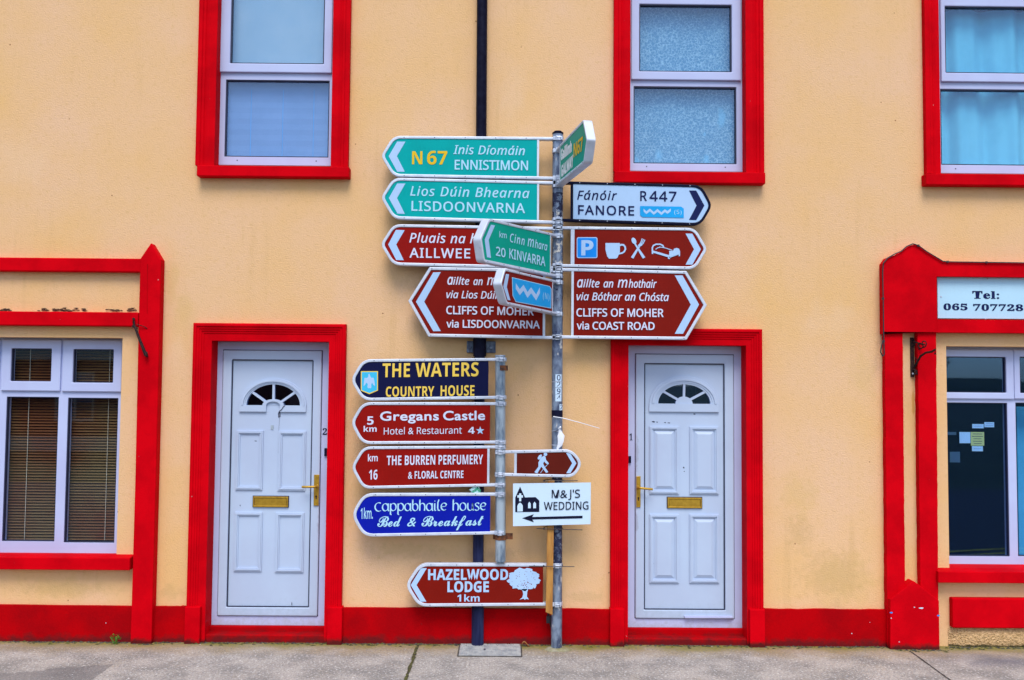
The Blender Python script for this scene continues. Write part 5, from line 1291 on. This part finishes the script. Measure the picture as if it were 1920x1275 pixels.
# weed at the left pilaster
q = G(229, 1199); WD = thing('weed', 'small green weed sprouting at the foot of the left red pilaster', 'plant', (q.x, -.085, 0))
b = B()
for i in range(46):
    a_ = random.uniform(0, 6.28); r = random.uniform(.004, .042); hh = random.uniform(.006, .07)
    cx, cy = r * math.cos(a_), -abs(r * .5 * math.sin(a_)); L = random.uniform(.010, .020)
    d1_, d2_ = random.uniform(0, 6.28), random.uniform(-.5, .9)
    u = Vector((math.cos(d1_) * math.cos(d2_), math.sin(d1_) * math.cos(d2_), math.sin(d2_))) * L; v_ = u.cross(Vector((0, .3, 1))).normalized() * L * .45
    p = Vector((cx, cy, hh)); b.add([p - u * .5, p + v_, p + u * .6 + Vector((0, 0, .003)), p - v_], [(0, 1, 2, 3)])
for i in range(9):
    a_ = random.uniform(0, 6.28); b.tube([(0, -.01, 0), (.02 * math.cos(a_), -.01 - .01 * abs(math.sin(a_)), .03), (.035 * math.cos(a_), -.01 - .015 * abs(math.sin(a_)), .055)], .0016, 5)
b.build('foliage', 'leaf_g', WD)
q = G(985, 1206); b = B(); n = 9; vs = []
for i in range(n):
    t = i / (n - 1); wv = .016 * math.sin(math.pi * min(1, t * 1.05 + .02)) * random.uniform(.7, 1.1); zc = .012 + .014 * math.sin(t * 5)
    vs += [(-.028 + .056 * t, -wv, zc + .010), (-.028 + .056 * t, 0, zc), (-.028 + .056 * t, wv, zc + .012)]
b.add(vs, [(3 * i + k, 3 * i + 3 + k, 3 * i + 4 + k, 3 * i + 1 + k) for i in range(n - 1) for k in (0, 1)])
o = b.build('dead_leaf', 'leaf_d', smooth=True); o.location = (q.x, -.09, 0); tag(o, 'curled orange dead leaf beside the access cover', 'leaf')
# grit and moss gathered along the foot of the wall: too many bits to count
def litter(name, m, n, rng, kind_label, size, spread):
    b = B()
    for i in range(n):
        px = random.uniform(*rng); x = G(px, 1210).x
        if D2[0] - .0 < x < D2[1] or D1[0] < x < D1[1]: yb = -.028
        else: yb = -.036
        if 238 < px < 284 or 1664 < px < 1763: yb = -.11 if px > 1000 else -.08
        y = yb - abs(random.gauss(0, spread)); r = random.uniform(*size)
        k = 6; vs = []
        for j in range(k):
            t = 2 * math.pi * j / k; rr = r * random.uniform(.6, 1.3); vs.append((x + rr * 1.6 * math.cos(t), y + rr * .6 * math.sin(t), .001))
        vs.append((x, y, .002 + r * random.uniform(.3, .8)))
        b.add(vs, [(j, (j + 1) % k, k) for j in range(k)])
    tag(b.build(name, m), kind_label, 'litter', kind='stuff')
litter('grit', 'dirt', 620, (-60, 1990), 'dark grit gathered along the foot of the wall', (.003, .011), .014)
litter('moss', 'moss', 420, (-60, 1990), 'olive moss growing along the foot of the wall', (.003, .013), .03)

# ------------------------------------------------------------------ across the street (seen only in the window glass)
OH = thing('brick_house', 'red brick house across the street with cream band and slate roof', 'house', (-14, -22, -.16))
b = B(); wn = [(-6.2 + 3.3 * i, -5.0 + 3.3 * i, zz0, zz0 + 1.5) for i in range(4) for zz0 in (.9, 3.7)]
b.board(-7.5, 7.5, 0, 6.0, wn, -.15, .15); b.box(-7.5, 7.5, -8, -.16, 0, 6.0); b.build('wall', 'brick', OH)
b = B(); b.box(-7.5, 7.5, .151, .21, 2.75, 3.1); b.box(-7.5, 7.5, .151, .20, 0, .45); b.build('band', 'cream', OH)
b = B(); b.prism([(-8.4, 6.001), (-4.0, 8.6), (.45, 6.001)], -7.8, 7.8); rf = b.build('roof', 'slate', OH)
for v in rf.data.vertices: v.co = Vector((v.co.y, v.co.x, v.co.z))
for q in wn:
    b = B(); b.rring(q[0], q[1], q[2], q[3], .08, .02, .12); b.box((q[0] + q[1]) / 2 - .03, (q[0] + q[1]) / 2 + .03, .03, .11, q[2] + .08, q[3] - .08); f_ = b.build('window', 'cream', OH)
    b = B(); b.box(q[0] + .08, q[1] - .08, .06, .066, q[2] + .08, q[3] - .08); b.build('pane', 'glass_dark', f_)
# bare tree
TR = thing('bare_tree', 'leafless tree across the street seen reflected in the shop window', 'tree', (25.5, -52, -.16))
def branch(b, p, d, L, r, lv):
    q = p + d * L; b.tube([p, p.lerp(q, .5) + Vector((random.uniform(-.05, .05) * L, random.uniform(-.05, .05) * L, 0)), q], r, 6, r1=r * .6)
    if lv:
        for k in range(3 if lv > 1 else 4):
            nd = (d + Vector((random.uniform(-.8, .8), random.uniform(-.8, .8), random.uniform(-.1, .6)))).normalized(); branch(b, p.lerp(q, random.uniform(.6, 1)), nd, L * random.uniform(.55, .75), r * .55, lv - 1)
b = B(); b.tube([(0, 0, 0), (.05, 0, 1.0), (.1, .05, 2.0)], .15, 10, r1=.08); b.build('trunk', 'bark', TR, smooth=True)
b = B()
for k in range(5):
    a_ = k * 1.256 + .3; branch(b, Vector((.1, .05, 1.9)), Vector((math.cos(a_) * .9, math.sin(a_) * .9, 1)).normalized(), 1.5, .055, 4)
b.build('crown', 'bark', TR)
bpy.context.view_layer.update()
